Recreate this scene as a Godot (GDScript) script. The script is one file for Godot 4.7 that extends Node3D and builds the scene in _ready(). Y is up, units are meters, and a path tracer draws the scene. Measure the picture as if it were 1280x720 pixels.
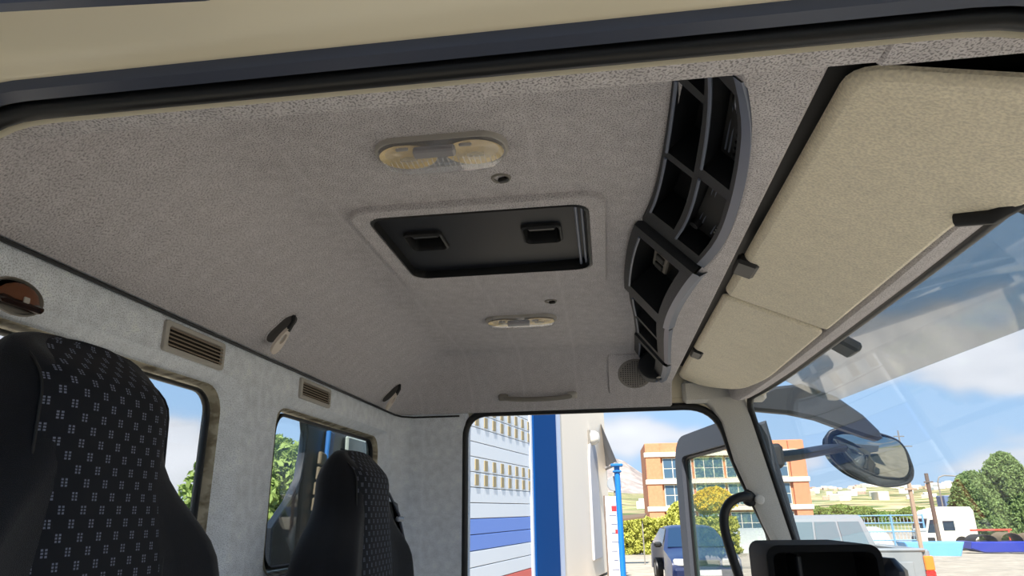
extends Node3D

# ------------------------------------------------------------------ mesh builder
class MB:
	var v := PackedVector3Array()
	var uv := PackedVector2Array()
	var col := PackedColorArray()
	var tint := Color.WHITE
	var tinted := false

	func tri(a: Vector3, b: Vector3, c: Vector3, ua := Vector2.ZERO, ub := Vector2.ZERO, uc := Vector2.ZERO) -> void:
		v.append(a); v.append(b); v.append(c)
		uv.append(ua); uv.append(ub); uv.append(uc)
		col.append(tint); col.append(tint); col.append(tint)

	func quad(a: Vector3, b: Vector3, c: Vector3, d: Vector3, ua := Vector2(0, 0), ub := Vector2(1, 0), uc := Vector2(1, 1), ud := Vector2(0, 1)) -> void:
		tri(a, b, c, ua, ub, uc)
		tri(a, c, d, ua, uc, ud)

	# turns the triangles from index «from» on so that they face outwards
	func outward(from: int) -> void:
		var mid := Vector3.ZERO
		var n := v.size() - from
		if n < 3:
			return
		for i in range(from, v.size()):
			mid += v[i]
		mid /= n
		var vol := 0.0
		for i in range(from, v.size(), 3):
			vol += (v[i] - mid).dot((v[i + 2] - mid).cross(v[i + 1] - mid))
		if vol < 0.0:
			for i in range(from, v.size(), 3):
				var t := v[i + 1]; v[i + 1] = v[i + 2]; v[i + 2] = t
				var u := uv[i + 1]; uv[i + 1] = uv[i + 2]; uv[i + 2] = u

	# a box with chamfered edges
	func box(c: Vector3, size: Vector3, b := Basis(), bev := 0.003) -> void:
		var from := v.size()
		var h := size * 0.5
		bev = minf(bev, minf(h.x, minf(h.y, h.z)) * 0.9)
		var p := {}
		for sx in [-1, 1]:
			for sy in [-1, 1]:
				for sz in [-1, 1]:
					for ax in 3:
						var q := Vector3(sx * h.x, sy * h.y, sz * h.z)
						for k in 3:
							if k != ax:
								q[k] -= signf(q[k]) * bev
						p[[sx, sy, sz, ax]] = c + b * q
		for ax in 3:
			var u := (ax + 1) % 3
			var w := (ax + 2) % 3
			for s in [-1, 1]:
				var r := []
				for k in [[-1, -1], [1, -1], [1, 1], [-1, 1]]:
					var key := [0, 0, 0, ax]
					key[ax] = s; key[u] = k[0]; key[w] = k[1]
					r.append(p[key])
				if s > 0:
					quad(r[0], r[3], r[2], r[1])
				else:
					quad(r[0], r[1], r[2], r[3])
			for su in [-1, 1]:
				for sw in [-1, 1]:
					var r := []
					for s in [-1, 1]:
						var key := [0, 0, 0, u]
						key[ax] = s; key[u] = su; key[w] = sw
						r.append(p[key])
						key = key.duplicate(); key[3] = w
						r.append(p[key])
					if su * sw > 0:
						quad(r[0], r[2], r[3], r[1])
					else:
						quad(r[0], r[1], r[3], r[2])
		for sx in [-1, 1]:
			for sy in [-1, 1]:
				for sz in [-1, 1]:
					if sx * sy * sz > 0:
						tri(p[[sx, sy, sz, 0]], p[[sx, sy, sz, 2]], p[[sx, sy, sz, 1]])
					else:
						tri(p[[sx, sy, sz, 0]], p[[sx, sy, sz, 1]], p[[sx, sy, sz, 2]])

	# rings of equal length joined one after the other
	func loft(rings: Array, closed := true, caps := true) -> void:
		var from := v.size()
		var n: int = rings[0].size()
		var last := n if closed else n - 1
		for i in rings.size() - 1:
			for j in last:
				var k := (j + 1) % n
				var u0 := float(j) / last
				var u1 := float(j + 1) / last
				var t0 := float(i) / (rings.size() - 1)
				var t1 := float(i + 1) / (rings.size() - 1)
				quad(rings[i][j], rings[i][k], rings[i + 1][k], rings[i + 1][j], Vector2(u0, t0), Vector2(u1, t0), Vector2(u1, t1), Vector2(u0, t1))
		if caps and closed:
			for e in [0, rings.size() - 1]:
				var mid := Vector3.ZERO
				for q in rings[e]:
					mid += q
				mid /= n
				for j in n:
					var k := (j + 1) % n
					if e == 0:
						tri(mid, rings[e][k], rings[e][j])
					else:
						tri(mid, rings[e][j], rings[e][k])
		if closed:
			outward(from)

	func tube(path: Array, r: Variant, sides := 10, caps := true, flat := 1.0) -> void:
		var rings := []
		var n := path.size()
		var side := Vector3.ZERO
		for i in n:
			var t: Vector3 = (path[mini(i + 1, n - 1)] - path[maxi(i - 1, 0)]).normalized()
			if i == 0:
				side = t.cross(Vector3.UP if absf(t.y) < 0.9 else Vector3.RIGHT).normalized()
			else:
				side = (side - t * side.dot(t)).normalized()
			var up := t.cross(side)
			var rad: float = r[i] if r is Array else r
			var ring := PackedVector3Array()
			for k in sides:
				var a := TAU * k / sides
				ring.append(path[i] + side * cos(a) * rad + up * sin(a) * rad * flat)
			rings.append(ring)
		loft(rings, true, caps)

	# profile of Vector2(radius, height) turned about the y axis of «tf»
	func lathe(profile: Array, tf: Transform3D, segs := 24) -> void:
		var from := v.size()
		for i in profile.size() - 1:
			for j in segs:
				var a := TAU * j / segs
				var b := TAU * (j + 1) / segs
				var p: Vector2 = profile[i]
				var q: Vector2 = profile[i + 1]
				var A := tf * Vector3(p.x * cos(a), p.y, p.x * sin(a))
				var B := tf * Vector3(p.x * cos(b), p.y, p.x * sin(b))
				var C := tf * Vector3(q.x * cos(b), q.y, q.x * sin(b))
				var D := tf * Vector3(q.x * cos(a), q.y, q.x * sin(a))
				if p.x < 1e-5:
					tri(A, C, D)
				elif q.x < 1e-5:
					tri(A, B, C)
				else:
					quad(A, B, C, D)
		outward(from)

	# polygon in the xy plane of «tf», from z = 0 to z = depth, edges chamfered by «bev»
	func prism(poly: PackedVector2Array, depth: float, tf := Transform3D(), bev := 0.0) -> void:
		var from := v.size()
		var inner := poly
		if bev > 0.0:
			inner = inset(poly, bev)
		var idx := Geometry2D.triangulate_polygon(inner)
		var layers := [[inner, 0.0], [poly, bev], [poly, depth - bev], [inner, depth]] if bev > 0.0 else [[poly, 0.0], [poly, depth]]
		for z in [0.0, depth]:
			for i in range(0, idx.size(), 3):
				var a := inner[idx[i]]
				var b := inner[idx[i + 1]]
				var c := inner[idx[i + 2]]
				if z == 0.0:
					tri(tf * Vector3(a.x, a.y, z), tf * Vector3(b.x, b.y, z), tf * Vector3(c.x, c.y, z), a, b, c)
				else:
					tri(tf * Vector3(a.x, a.y, z), tf * Vector3(c.x, c.y, z), tf * Vector3(b.x, b.y, z), a, c, b)
		var cw := (inner[idx[1]] - inner[idx[0]]).cross(inner[idx[2]] - inner[idx[0]]) > 0.0
		var poscw := signed_area(poly) > 0.0
		for l in layers.size() - 1:
			var n := poly.size()
			for j in n:
				var k := (j + 1) % n
				var a: Vector2 = layers[l][0][j]
				var b: Vector2 = layers[l][0][k]
				var c: Vector2 = layers[l + 1][0][k]
				var d: Vector2 = layers[l + 1][0][j]
				var z0: float = layers[l][1]
				var z1: float = layers[l + 1][1]
				if cw == poscw:
					quad(tf * Vector3(b.x, b.y, z0), tf * Vector3(a.x, a.y, z0), tf * Vector3(d.x, d.y, z1), tf * Vector3(c.x, c.y, z1))
				else:
					quad(tf * Vector3(a.x, a.y, z0), tf * Vector3(b.x, b.y, z0), tf * Vector3(c.x, c.y, z1), tf * Vector3(d.x, d.y, z1))
		outward(from)

	static func signed_area(p: PackedVector2Array) -> float:
		var s := 0.0
		for i in p.size():
			s += p[i].cross(p[(i + 1) % p.size()])
		return s

	static func inset(p: PackedVector2Array, d: float) -> PackedVector2Array:
		var out := PackedVector2Array()
		var n := p.size()
		var sg := signf(signed_area(p))
		for i in n:
			var e0 := (p[i] - p[(i + n - 1) % n]).normalized()
			var e1 := (p[(i + 1) % n] - p[i]).normalized()
			var m := (Vector2(-e0.y, e0.x) + Vector2(-e1.y, e1.x)) * sg
			var l := maxf(m.length(), 0.3)
			out.append(p[i] + m / l * minf(d / maxf(l * 0.5, 0.4), d * 2.0))
		return out

	func mesh(angle := 40.0) -> ArrayMesh:
		var lim := cos(deg_to_rad(angle))
		var count := v.size() / 3
		var fn := PackedVector3Array()
		fn.resize(count)
		var at := {}
		for f in count:
			var n := (v[f * 3 + 2] - v[f * 3]).cross(v[f * 3 + 1] - v[f * 3])
			fn[f] = n
			for k in 3:
				var key := (v[f * 3 + k] * 20000.0).round()
				if at.has(key):
					at[key].append(f)
				else:
					at[key] = PackedInt32Array([f])
		var ns := PackedVector3Array()
		ns.resize(v.size())
		for f in count:
			var un := fn[f].normalized()
			for k in 3:
				var sum := Vector3.ZERO
				for g in at[(v[f * 3 + k] * 20000.0).round()]:
					if fn[g].normalized().dot(un) >= lim:
						sum += fn[g]
				ns[f * 3 + k] = sum.normalized() if sum.length_squared() > 1e-20 else Vector3.UP
		var a := []
		a.resize(Mesh.ARRAY_MAX)
		a[Mesh.ARRAY_VERTEX] = v
		a[Mesh.ARRAY_NORMAL] = ns
		a[Mesh.ARRAY_TEX_UV] = uv
		if tinted:
			a[Mesh.ARRAY_COLOR] = col
		var m := ArrayMesh.new()
		m.add_surface_from_arrays(Mesh.PRIMITIVE_TRIANGLES, a)
		return m


# ------------------------------------------------------------------ naming and placing
var taken := {}
var mats := {}

func numbered(called: String) -> String:
	var n: int = taken.get(called, -1) + 1
	taken[called] = n
	return called if n == 0 else "%s_%03d" % [called, n]

func put(called: String, m: Variant, mat: Material, parent: Node = self, angle := 40.0) -> MeshInstance3D:
	var o := MeshInstance3D.new()
	o.mesh = m.mesh(angle) if m is MB else m
	o.material_override = mat
	o.name = numbered(called) if parent == self else called
	parent.add_child(o, true)
	return o

func tag(o: Node, label: String, category: String, group := "", kind := "") -> Node:
	o.set_meta("label", label)
	o.set_meta("category", category)
	if group: o.set_meta("group", group)
	if kind: o.set_meta("kind", kind)
	return o

func thing(called: String, label: String, category: String, at := Vector3.ZERO, turn := 0.0, group := "") -> Node3D:
	var o := Node3D.new()
	o.name = numbered(called)
	add_child(o)
	o.position = at
	o.rotation.y = turn
	tag(o, label, category, group)
	return o

func struct(called: String, m: Variant, mat: Material, label: String, category: String, parent: Node = self, angle := 40.0) -> MeshInstance3D:
	var o := put(called, m, mat, parent, angle)
	if parent == self:
		tag(o, label, category)
		o.set_meta("kind", "structure")
	return o

func paint(c: Color, rough := 0.6, metal := 0.0, spec := 0.5) -> StandardMaterial3D:
	var m := StandardMaterial3D.new()
	m.albedo_color = c
	m.roughness = rough
	m.metallic = metal
	m.metallic_specular = spec
	m.cull_mode = BaseMaterial3D.CULL_DISABLED
	return m

func glass(c: Color, alpha: float, rough := 0.0) -> StandardMaterial3D:
	var m := paint(c, rough)
	m.albedo_color = Color(c.r, c.g, c.b, alpha)
	m.transparency = BaseMaterial3D.TRANSPARENCY_ALPHA
	return m

func noise(kind: int, freq: float, oct := 1, sd := 1) -> FastNoiseLite:
	var n := FastNoiseLite.new()
	n.noise_type = kind
	n.frequency = freq
	n.seed = sd
	n.fractal_type = FastNoiseLite.FRACTAL_FBM if oct > 1 else FastNoiseLite.FRACTAL_NONE
	n.fractal_octaves = oct
	return n

func tri_tex(m: StandardMaterial3D, scale: float) -> void:
	m.uv1_triplanar = true
	m.uv1_world_triplanar = true
	m.uv1_scale = Vector3.ONE * scale

# two tones mixed by a noise, with a fine relief of the same noise; «tile» metres per repeat
func grained(c0: Color, c1: Color, tile: float, freq: float, lo: float, hi: float, relief: float, rough := 0.85, coarse := 0.0, oct := 1, sd := 3) -> StandardMaterial3D:
	var size := 512
	var img := noise(FastNoiseLite.TYPE_SIMPLEX_SMOOTH, freq, oct, sd).get_seamless_image(size, size)
	var big := noise(FastNoiseLite.TYPE_SIMPLEX_SMOOTH, 0.008, 4, sd + 7).get_seamless_image(size, size)
	img.convert(Image.FORMAT_L8)
	big.convert(Image.FORMAT_L8)
	var a := img.get_data()
	var b := big.get_data()
	var rgb := PackedByteArray()
	rgb.resize(size * size * 3)
	var hgt := PackedByteArray()
	hgt.resize(size * size)
	for i in size * size:
		var t := smoothstep(lo, hi, a[i] / 255.0)
		var k := 1.0 + coarse * (b[i] / 255.0 - 0.5)
		var c := c0.lerp(c1, t)
		rgb[i * 3] = int(clampf(c.r * k, 0, 1) * 255)
		rgb[i * 3 + 1] = int(clampf(c.g * k, 0, 1) * 255)
		rgb[i * 3 + 2] = int(clampf(c.b * k, 0, 1) * 255)
		hgt[i] = int(t * 255)
	var m := paint(Color.WHITE, rough)
	m.albedo_texture = ImageTexture.create_from_image(Image.create_from_data(size, size, false, Image.FORMAT_RGB8, rgb))
	if relief > 0.0:
		m.heightmap_enabled = true
		m.heightmap_scale = relief
		m.heightmap_texture = ImageTexture.create_from_image(Image.create_from_data(size, size, false, Image.FORMAT_L8, hgt))
	tri_tex(m, 1.0 / tile)
	return m

func seat_cloth() -> StandardMaterial3D:
	# dark navy weave with small clusters of pale bars, two across and three down
	var w := 256
	var img := Image.create(w, w, false, Image.FORMAT_RGB8)
	var n := noise(FastNoiseLite.TYPE_SIMPLEX, 0.4, 2, 9)
	for y in w:
		for x in w:
			var k := 0.8 + 0.35 * n.get_noise_2d(x, y)
			img.set_pixel(x, y, Color(0.035 * k, 0.052 * k, 0.105 * k))
	for cell in [[0, 0], [128, 128], [64, 64], [192, 192], [128, 0], [0, 128], [192, 64], [64, 192]]:
		for i in 2:
			for j in 3:
				var r := Rect2i(cell[0] + 14 + i * 20, cell[1] + 8 + j * 15, 12, 10)
				for y in range(r.position.y, r.end.y):
					for x in range(r.position.x, r.end.x):
						var k := 0.75 + 0.4 * n.get_noise_2d(x * 1.3, y * 2.0)
						img.set_pixel(x % w, y % w, Color(0.58 * k, 0.61 * k, 0.70 * k))
	var m := paint(Color.WHITE, 0.9)
	m.albedo_texture = ImageTexture.create_from_image(img)
	m.texture_repeat = true
	return m

func sky_picture() -> ImageTexture:
	var w := 1024
	var h := 512
	var data := PackedFloat32Array()
	data.resize(w * h * 3)
	var n := noise(FastNoiseLite.TYPE_SIMPLEX_SMOOTH, 0.75, 6, 21)
	var n2 := noise(FastNoiseLite.TYPE_SIMPLEX_SMOOTH, 2.4, 4, 4)
	for j in h:
		var el := PI / 2 - PI * (j + 0.5) / h
		var sy := sin(el)
		for i in w:
			var az := TAU * (i + 0.5) / w
			var d := Vector3(cos(az) * cos(el), sy, sin(az) * cos(el))
			var t := clampf(sy, 0.0, 1.0)
			var c := Color(0.33, 0.43, 0.53).lerp(Color(0.085, 0.25, 0.52), pow(t, 0.42))
			if sy < 0.0:
				c = Color(0.33, 0.43, 0.53).lerp(Color(0.25, 0.23, 0.20), clampf(-sy * 12.0, 0.0, 1.0))
			else:
				var q := d * Vector3(3.0, 9.0, 3.0)
				var a := n.get_noise_3dv(q) + 0.25 * n2.get_noise_3dv(q)
				var thr := -0.06 + 0.16 * smoothstep(0.16, 0.30, t) - 0.06 * smoothstep(0.0, 0.05, t) * (1.0 - smoothstep(0.12, 0.2, t))
				var k := smoothstep(thr, thr + 0.26, a) * smoothstep(0.005, 0.04, t)
				var shade := clampf(0.78 + 0.5 * (a - thr), 0.6, 1.05)
				c = c.lerp(Color(0.51 * shade, 0.52 * shade, 0.55 * shade), 0.9 * k)
			var o := (j * w + i) * 3
			data[o] = c.r; data[o + 1] = c.g; data[o + 2] = c.b
	return ImageTexture.create_from_image(Image.create_from_data(w, h, false, Image.FORMAT_RGBF, data.to_byte_array()))


# ------------------------------------------------------------------ shapes of the cab
# The truck points towards +x, its left (open) side is at z = -0.5, its right side at z = -2.6.
const MID := -1.55

func smin(a: float, b: float, k: float) -> float:
	var h := maxf(k - absf(a - b), 0.0) / k
	return minf(a, b) - h * h * k * 0.25

func cubic_at(a: float, ka: float, b: float, kb: float, u: float) -> float:
	var u2 := u * u
	var u3 := u2 * u
	return a * (2 * u3 - 3 * u2 + 1) + ka * (u3 - 2 * u2 + u) + b * (3 * u2 - 2 * u3) + kb * (u3 - u2)

func curve_at(pts: Array, t: float) -> float:
	for i in pts.size() - 1:
		if t <= pts[i + 1][0]:
			var u := clampf((t - pts[i][0]) / (pts[i + 1][0] - pts[i][0]), 0, 1)
			var h: float = pts[i + 1][0] - pts[i][0]
			var k0: float = (pts[i + 1][1] - pts[maxi(i - 1, 0)][1]) / (pts[i + 1][0] - pts[maxi(i - 1, 0)][0])
			var k1: float = (pts[mini(i + 2, pts.size() - 1)][1] - pts[i][1]) / (pts[mini(i + 2, pts.size() - 1)][0] - pts[i][0])
			return cubic_at(pts[i][1], k0 * h, pts[i + 1][1], k1 * h, u)
	return pts[-1][1]

# front edge of the overhead console, seen in plan
func xf(z: float) -> float:
	return curve_at([[0.50, 0.095], [0.57, 0.14], [0.68, 0.182], [0.80, 0.209], [1.0, 0.227], [1.16, 0.226], [1.34, 0.196], [1.55, 0.180], [1.75, 0.182], [2.0, 0.200], [2.2, 0.216], [2.38, 0.222], [2.5, 0.215], [2.6, 0.17]], -z)

# height of the headliner
func cy(x: float, z: float) -> float:
	var tr := (x + 0.79) / 0.20
	var ds := minf(-0.535 - z, z + 2.59)
	var ts := ds / 0.17
	var t := smin(tr, ts, 0.35)
	t = smin(t, 1.0, 0.3)
	t = maxf(t, 0.0)
	var y := 2.665 + 0.19 * t
	var front := 2.738 + 0.125 * clampf((xf(z) - x) / 0.095, 0.0, 1.0)
	return smin(y, front, 0.012)

func on_ceiling(x: float, z: float) -> Transform3D:
	# local y points down into the cab, local x along the truck
	var e := 0.004
	var dx := Vector3(2 * e, cy(x + e, z) - cy(x - e, z), 0).normalized()
	var dz := Vector3(0, cy(x, z + e) - cy(x, z - e), 2 * e).normalized()
	var n := dx.cross(dz).normalized()
	if n.y > 0: n = -n
	return Transform3D(Basis(dx, n, dx.cross(n)), Vector3(x, cy(x, z), z))

func rr(w: float, h: float, r: float, n := 6) -> PackedVector2Array:
	var out := PackedVector2Array()
	for q in [[1, 1, 0], [-1, 1, 1], [-1, -1, 2], [1, -1, 3]]:
		for k in n + 1:
			var a: float = (q[2] + float(k) / n) * PI / 2
			out.append(Vector2(q[0] * (w / 2 - r) + cos(a) * r, q[1] * (h / 2 - r) + sin(a) * r))
	return out

func corner(out: PackedVector2Array, a: Vector2, b: Vector2, c: Vector2, r: float, n := 6) -> void:
	# rounds the corner b between a and c
	var p := b + (a - b).normalized() * r
	var q := b + (c - b).normalized() * r
	for k in n + 1:
		var t := float(k) / n
		out.append(p.lerp(b, t).lerp(b.lerp(q, t), t))

# the door opening, from the foot of the B pillar over the top to the foot of the A pillar
func door_path(far := true) -> PackedVector2Array:
	var bx := -0.52 if far else -0.59
	var k := [Vector2(bx, 1.05), Vector2(bx, 2.655), Vector2(0.41, 2.655), Vector2(0.452, 2.46), Vector2(0.60, 2.06), Vector2(0.69, 1.80), Vector2(0.69, 1.05)]
	var out := PackedVector2Array([k[0], Vector2(bx, 2.0)])
	corner(out, k[0], k[1], k[2], 0.085, 8)
	for i in 6:
		out.append(k[1].lerp(k[2], 0.15 + 0.13 * i))
	corner(out, k[1], k[2], k[3], 0.11, 8)
	corner(out, k[2], k[3], k[4], 0.06, 3)
	out.append(k[4]); out.append(k[5]); out.append(k[6])
	return out

# sweeps a profile of Vector2(outwards from the opening, z) along the door path
func door_sweep(prof: Array, far: bool, closed: bool) -> MB:
	var p := door_path(far)
	var rings := []
	for i in p.size():
		var t := (p[mini(i + 1, p.size() - 1)] - p[maxi(i - 1, 0)]).normalized()
		var n := Vector2(-t.y, t.x)
		var ring := PackedVector3Array()
		for q in prof:
			var z: float = -3.1 - q.y if far else q.y
			ring.append(Vector3(p[i].x + n.x * q.x, p[i].y + n.y * q.x, z))
		rings.append(ring)
	var m := MB.new()
	m.loft(rings, closed, false)
	return m

func circle_prof(o: float, z: float, r: float, n := 12) -> Array:
	var out := []
	for k in n:
		out.append(Vector2(o + cos(TAU * k / n) * r, z + sin(TAU * k / n) * r))
	return out

# a flat sheet between an outer rectangle and a rounded hole; «f» turns (u, v) into a point
func sheet_with_hole(m: MB, rect: Rect2, hole: PackedVector2Array, f: Callable) -> void:
	var c := Vector2.ZERO
	for q in hole: c += q
	c /= hole.size()
	var pts := []
	var n := hole.size()
	for q in hole:
		var d := q - c
		var s := 1e9
		if absf(d.x) > 1e-6: s = minf(s, ((rect.end.x if d.x > 0 else rect.position.x) - c.x) / d.x)
		if absf(d.y) > 1e-6: s = minf(s, ((rect.end.y if d.y > 0 else rect.position.y) - c.y) / d.y)
		pts.append(c + d * s)
	for i in n:
		var k := (i + 1) % n
		m.quad(f.call(hole[i]), f.call(hole[k]), f.call(pts[k]), f.call(pts[i]))
	for q in [rect.position, rect.end, Vector2(rect.position.x, rect.end.y), Vector2(rect.end.x, rect.position.y)]:
		var best := -1
		for i in n:
			var a: Vector2 = pts[i]
			var b: Vector2 = pts[(i + 1) % n]
			if absf(a.x - b.x) > 1e-5 and absf(a.y - b.y) > 1e-5:
				if (absf(a.x - q.x) < 1e-5 or absf(b.x - q.x) < 1e-5) and (absf(a.y - q.y) < 1e-5 or absf(b.y - q.y) < 1e-5):
					best = i
		if best >= 0:
			m.tri(f.call(pts[best]), f.call(pts[(best + 1) % n]), f.call(q))


# ------------------------------------------------------------------ scene
func _ready() -> void:
	var cam := Camera3D.new()
	cam.name = "camera"
	add_child(cam)
	cam.transform = Transform3D(Basis(Vector3(0.99096973, -0.01478168, -0.13326852), Vector3(0.05568343, 0.94951553, 0.30873875), Vector3(0.12197686, -0.3133716, 0.94176424)), Vector3(0, 2.3, 0))
	cam.fov = 2.0 * rad_to_deg(atan(360.0 / 848.0))
	cam.near = 0.02
	cam.far = 3000.0
	cam.current = true

	var env := Environment.new()
	var sky := Sky.new()
	var psm := PanoramaSkyMaterial.new()
	psm.panorama = sky_picture()
	sky.sky_material = psm
	env.background_mode = Environment.BG_SKY
	env.sky = sky
	env.tonemap_mode = Environment.TONE_MAPPER_LINEAR
	env.tonemap_exposure = 1.95
	env.sdfgi_enabled = true
	env.ssao_enabled = true
	env.ssil_enabled = true
	var we := WorldEnvironment.new()
	we.name = "environment"
	we.environment = env
	add_child(we)

	var sun := DirectionalLight3D.new()
	sun.name = "sun"
	add_child(sun)
	sun.look_at_from_position(Vector3(-0.03, 0.76, 0.62), Vector3.ZERO)
	sun.light_color = Color(1.0, 0.98, 0.945)
	sun.light_energy = 2.0
	sun.light_angular_distance = 0.5
	sun.shadow_enabled = true

	mats.liner = grained(Color(0.58, 0.565, 0.57), Color(0.80, 0.78, 0.785), 0.20, 0.115, 0.20, 0.50, 0.05, 0.9, 0.10)
	mats.rear = grained(Color(0.79, 0.81, 0.84), Color(0.93, 0.95, 0.98), 0.20, 0.125, 0.20, 0.50, 0.05, 0.9, 0.12)
	mats.vinyl = grained(Color(0.86, 0.82, 0.73), Color(0.96, 0.92, 0.82), 0.16, 0.06, 0.25, 0.7, 0.05, 0.55, 0.08, 2)
	mats.pillar = grained(Color(0.80, 0.79, 0.76), Color(0.86, 0.85, 0.82), 0.2, 0.1, 0.3, 0.7, 0.03, 0.7)
	mats.cream = paint(Color(0.90, 0.86, 0.76), 0.25)
	mats.rubber = paint(Color(0.035, 0.036, 0.042), 0.45)
	mats.rubber_grey = paint(Color(0.27, 0.29, 0.35), 0.35)
	mats.black = paint(Color(0.04, 0.042, 0.05), 0.55)
	mats.console = grained(Color(0.105, 0.115, 0.135), Color(0.13, 0.14, 0.16), 0.1, 0.12, 0.3, 0.7, 0.02, 0.55)
	mats.console_edge = paint(Color(0.42, 0.45, 0.52), 0.4)
	mats.dark = paint(Color(0.08, 0.085, 0.10), 0.5)
	mats.hatch = paint(Color(0.08, 0.09, 0.115), 0.5, 0.0, 0.35)
	mats.steel = paint(Color(0.6, 0.6, 0.6), 0.3, 1.0)
	mats.grey = paint(Color(0.50, 0.48, 0.45), 0.6)
	mats.pale = paint(Color(0.70, 0.68, 0.65), 0.55)
	mats.pane = glass(Color(0.75, 0.85, 0.84), 0.10)
	mats.seat_cloth = seat_cloth()
	mats.velour = grained(Color(0.025, 0.036, 0.066), Color(0.045, 0.06, 0.10), 0.1, 0.15, 0.3, 0.7, 0.03, 0.95, 0.5)
	mats.velour.rim_enabled = true
	mats.velour.rim = 0.25

	build_shell()
	build_ceiling()
	build_rear_wall()
	build_front()
	build_right_door()
	build_console()
	build_hatch()
	build_visors()
	build_fittings()
	build_seats()
	build_outside()


func build_shell() -> void:
	# roof skin, side rails and the paint of the left door opening
	var m := MB.new()
	m.box(Vector3(-0.16, 2.965, MID), Vector3(1.42, 0.03, 2.06), Basis(), 0.01)
	m.box(Vector3(-0.86, 2.83, MID), Vector3(0.03, 0.30, 2.2), Basis(), 0.01)
	m.box(Vector3(-0.15, 2.83, -2.625), Vector3(1.30, 0.28, 0.03), Basis(), 0.01)
	struct("wall_roof", m, mats.cream, "cream painted steel roof skin over the cab", "roof")
	for far in [false, true]:
		var rail := door_sweep([Vector2(0.002, -0.490), Vector2(0.008, -0.484), Vector2(0.03, -0.474), Vector2(0.05, -0.472), Vector2(0.06, -0.484)] if far else [Vector2(0.004, -0.503), Vector2(0.012, -0.496), Vector2(0.026, -0.490), Vector2(0.028, -0.470), Vector2(0.018, -0.456), Vector2(0.016, -0.446), Vector2(0.026, -0.425), Vector2(0.052, -0.385), Vector2(0.058, -0.372), Vector2(0.052, -0.352), Vector2(0.054, -0.345), Vector2(0.085, -0.335), Vector2(0.30, -0.40), Vector2(0.31, -0.48), Vector2(0.06, -0.50)], far, true)
		struct("trim_%d" % (2 if far else 1), rail, mats.cream, "cream painted metal frame round the %s door opening" % ("far" if far else "near"), "door frame")
		var seal := door_sweep(circle_prof(0.010, -0.488, 0.014 if far else 0.0095), far, true)
		var lip := door_sweep([Vector2(0.014, -0.478), Vector2(0.008, -0.472), Vector2(0.010, -0.459), Vector2(0.018, -0.454), Vector2(0.024, -0.456), Vector2(0.024, -0.478)], far, true)
		var s := struct("trim_%d" % (4 if far else 3), seal, mats.rubber, "black rubber seal following the %s door opening" % ("far" if far else "near"), "seal")
		put("seal_lip", lip, mats.rubber_grey, s)
	# rain gutter strip above the near door
	m = MB.new()
	m.box(Vector3(-0.42, 2.668, -0.335), Vector3(0.36, 0.060, 0.016), Basis(Vector3.BACK, -0.07), 0.004)
	tag(put("rain_deflector", m, mats.rubber_grey), "dark grey rain strip above the cream paint at the top left corner", "rain strip")
	# walls below and beside the openings
	m = MB.new()
	m.box(Vector3(0.05, 1.04, MID), Vector3(1.8, 0.06, 2.3), Basis(), 0.01)
	struct("floor", m, mats.dark, "dark rubber floor of the cab", "floor")


func build_ceiling() -> void:
	var xs := []
	var zs := []
	var x := -0.79
	while x < -0.001:
		xs.append(x); x += 0.0125
	for e in [-0.43, -0.01, 0.0]:
		xs.append(e)
	xs.sort()
	var z := -0.50
	while z > -2.6:
		zs.append(z); z -= 0.02
	for e in [-2.6, -1.165, -1.515, -0.535, -0.545, -0.555, -2.59, -0.67, -2.46]:
		zs.append(e)
	zs.sort()
	# the columns in front of x = 0 follow the rear and front edge of the overhead console
	var rows := []
	for zz in zs:
		var row := []
		for e in xs: row.append(e)
		var xa := console_face(zz, 0.02).x
		var xb := console_face(zz, 0.95).x
		for k in range(1, 11): row.append(xa * k / 10.0)
		for k in range(1, 7): row.append(lerpf(xa, xb, k / 6.0))
		for k in range(1, 9): row.append(lerpf(xb, 0.252, k / 8.0))
		rows.append(row)
	var first: int = xs.size() - 1 + 10
	var m := MB.new()
	for j in zs.size() - 1:
		if zs[j + 1] - zs[j] < 1e-5:
			continue
		var cz: float = (zs[j] + zs[j + 1]) / 2
		for i in rows[j].size() - 1:
			if i < xs.size() - 1 and xs[i + 1] - xs[i] < 1e-5:
				continue
			var cx: float = (rows[j][i] + rows[j][i + 1]) / 2
			if cx > -0.43 and cx < -0.01 and cz < -1.165 and cz > -1.515:
				continue
			if i >= first and i < first + 6 and cz < -0.67 and cz > -2.46:
				continue
			var p := []
			for q in [[0, 0], [1, 0], [1, 1], [0, 1]]:
				var px: float = rows[j + q[1]][i + q[0]]
				p.append(Vector3(px, cy(px, zs[j + q[1]]), zs[j + q[1]]))
			m.quad(p[0], p[1], p[2], p[3])
	# rolled front lip, rear lip
	for j in zs.size() - 1:
		for l in [[0.252, 0.0, 0.258, 0.006], [0.258, 0.006, 0.258, 0.09]]:
			m.quad(Vector3(l[0], cy(0.252, zs[j]) + l[1], zs[j]), Vector3(l[0], cy(0.252, zs[j + 1]) + l[1], zs[j + 1]), Vector3(l[2], cy(0.252, zs[j + 1]) + l[3], zs[j + 1]), Vector3(l[2], cy(0.252, zs[j]) + l[3], zs[j]))
		m.quad(Vector3(-0.79, cy(-0.79, zs[j]), zs[j]), Vector3(-0.79, cy(-0.79, zs[j + 1]), zs[j + 1]), Vector3(-0.80, 2.70, zs[j + 1]), Vector3(-0.80, 2.70, zs[j]))
	struct("ceiling", m, mats.liner, "grey grained headliner of the cab, curving down at the back and sides", "headliner", self, 50.0)


func rear_point(q: Vector2) -> Vector3:
	return Vector3(-0.80, q.y, q.x)


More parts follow.
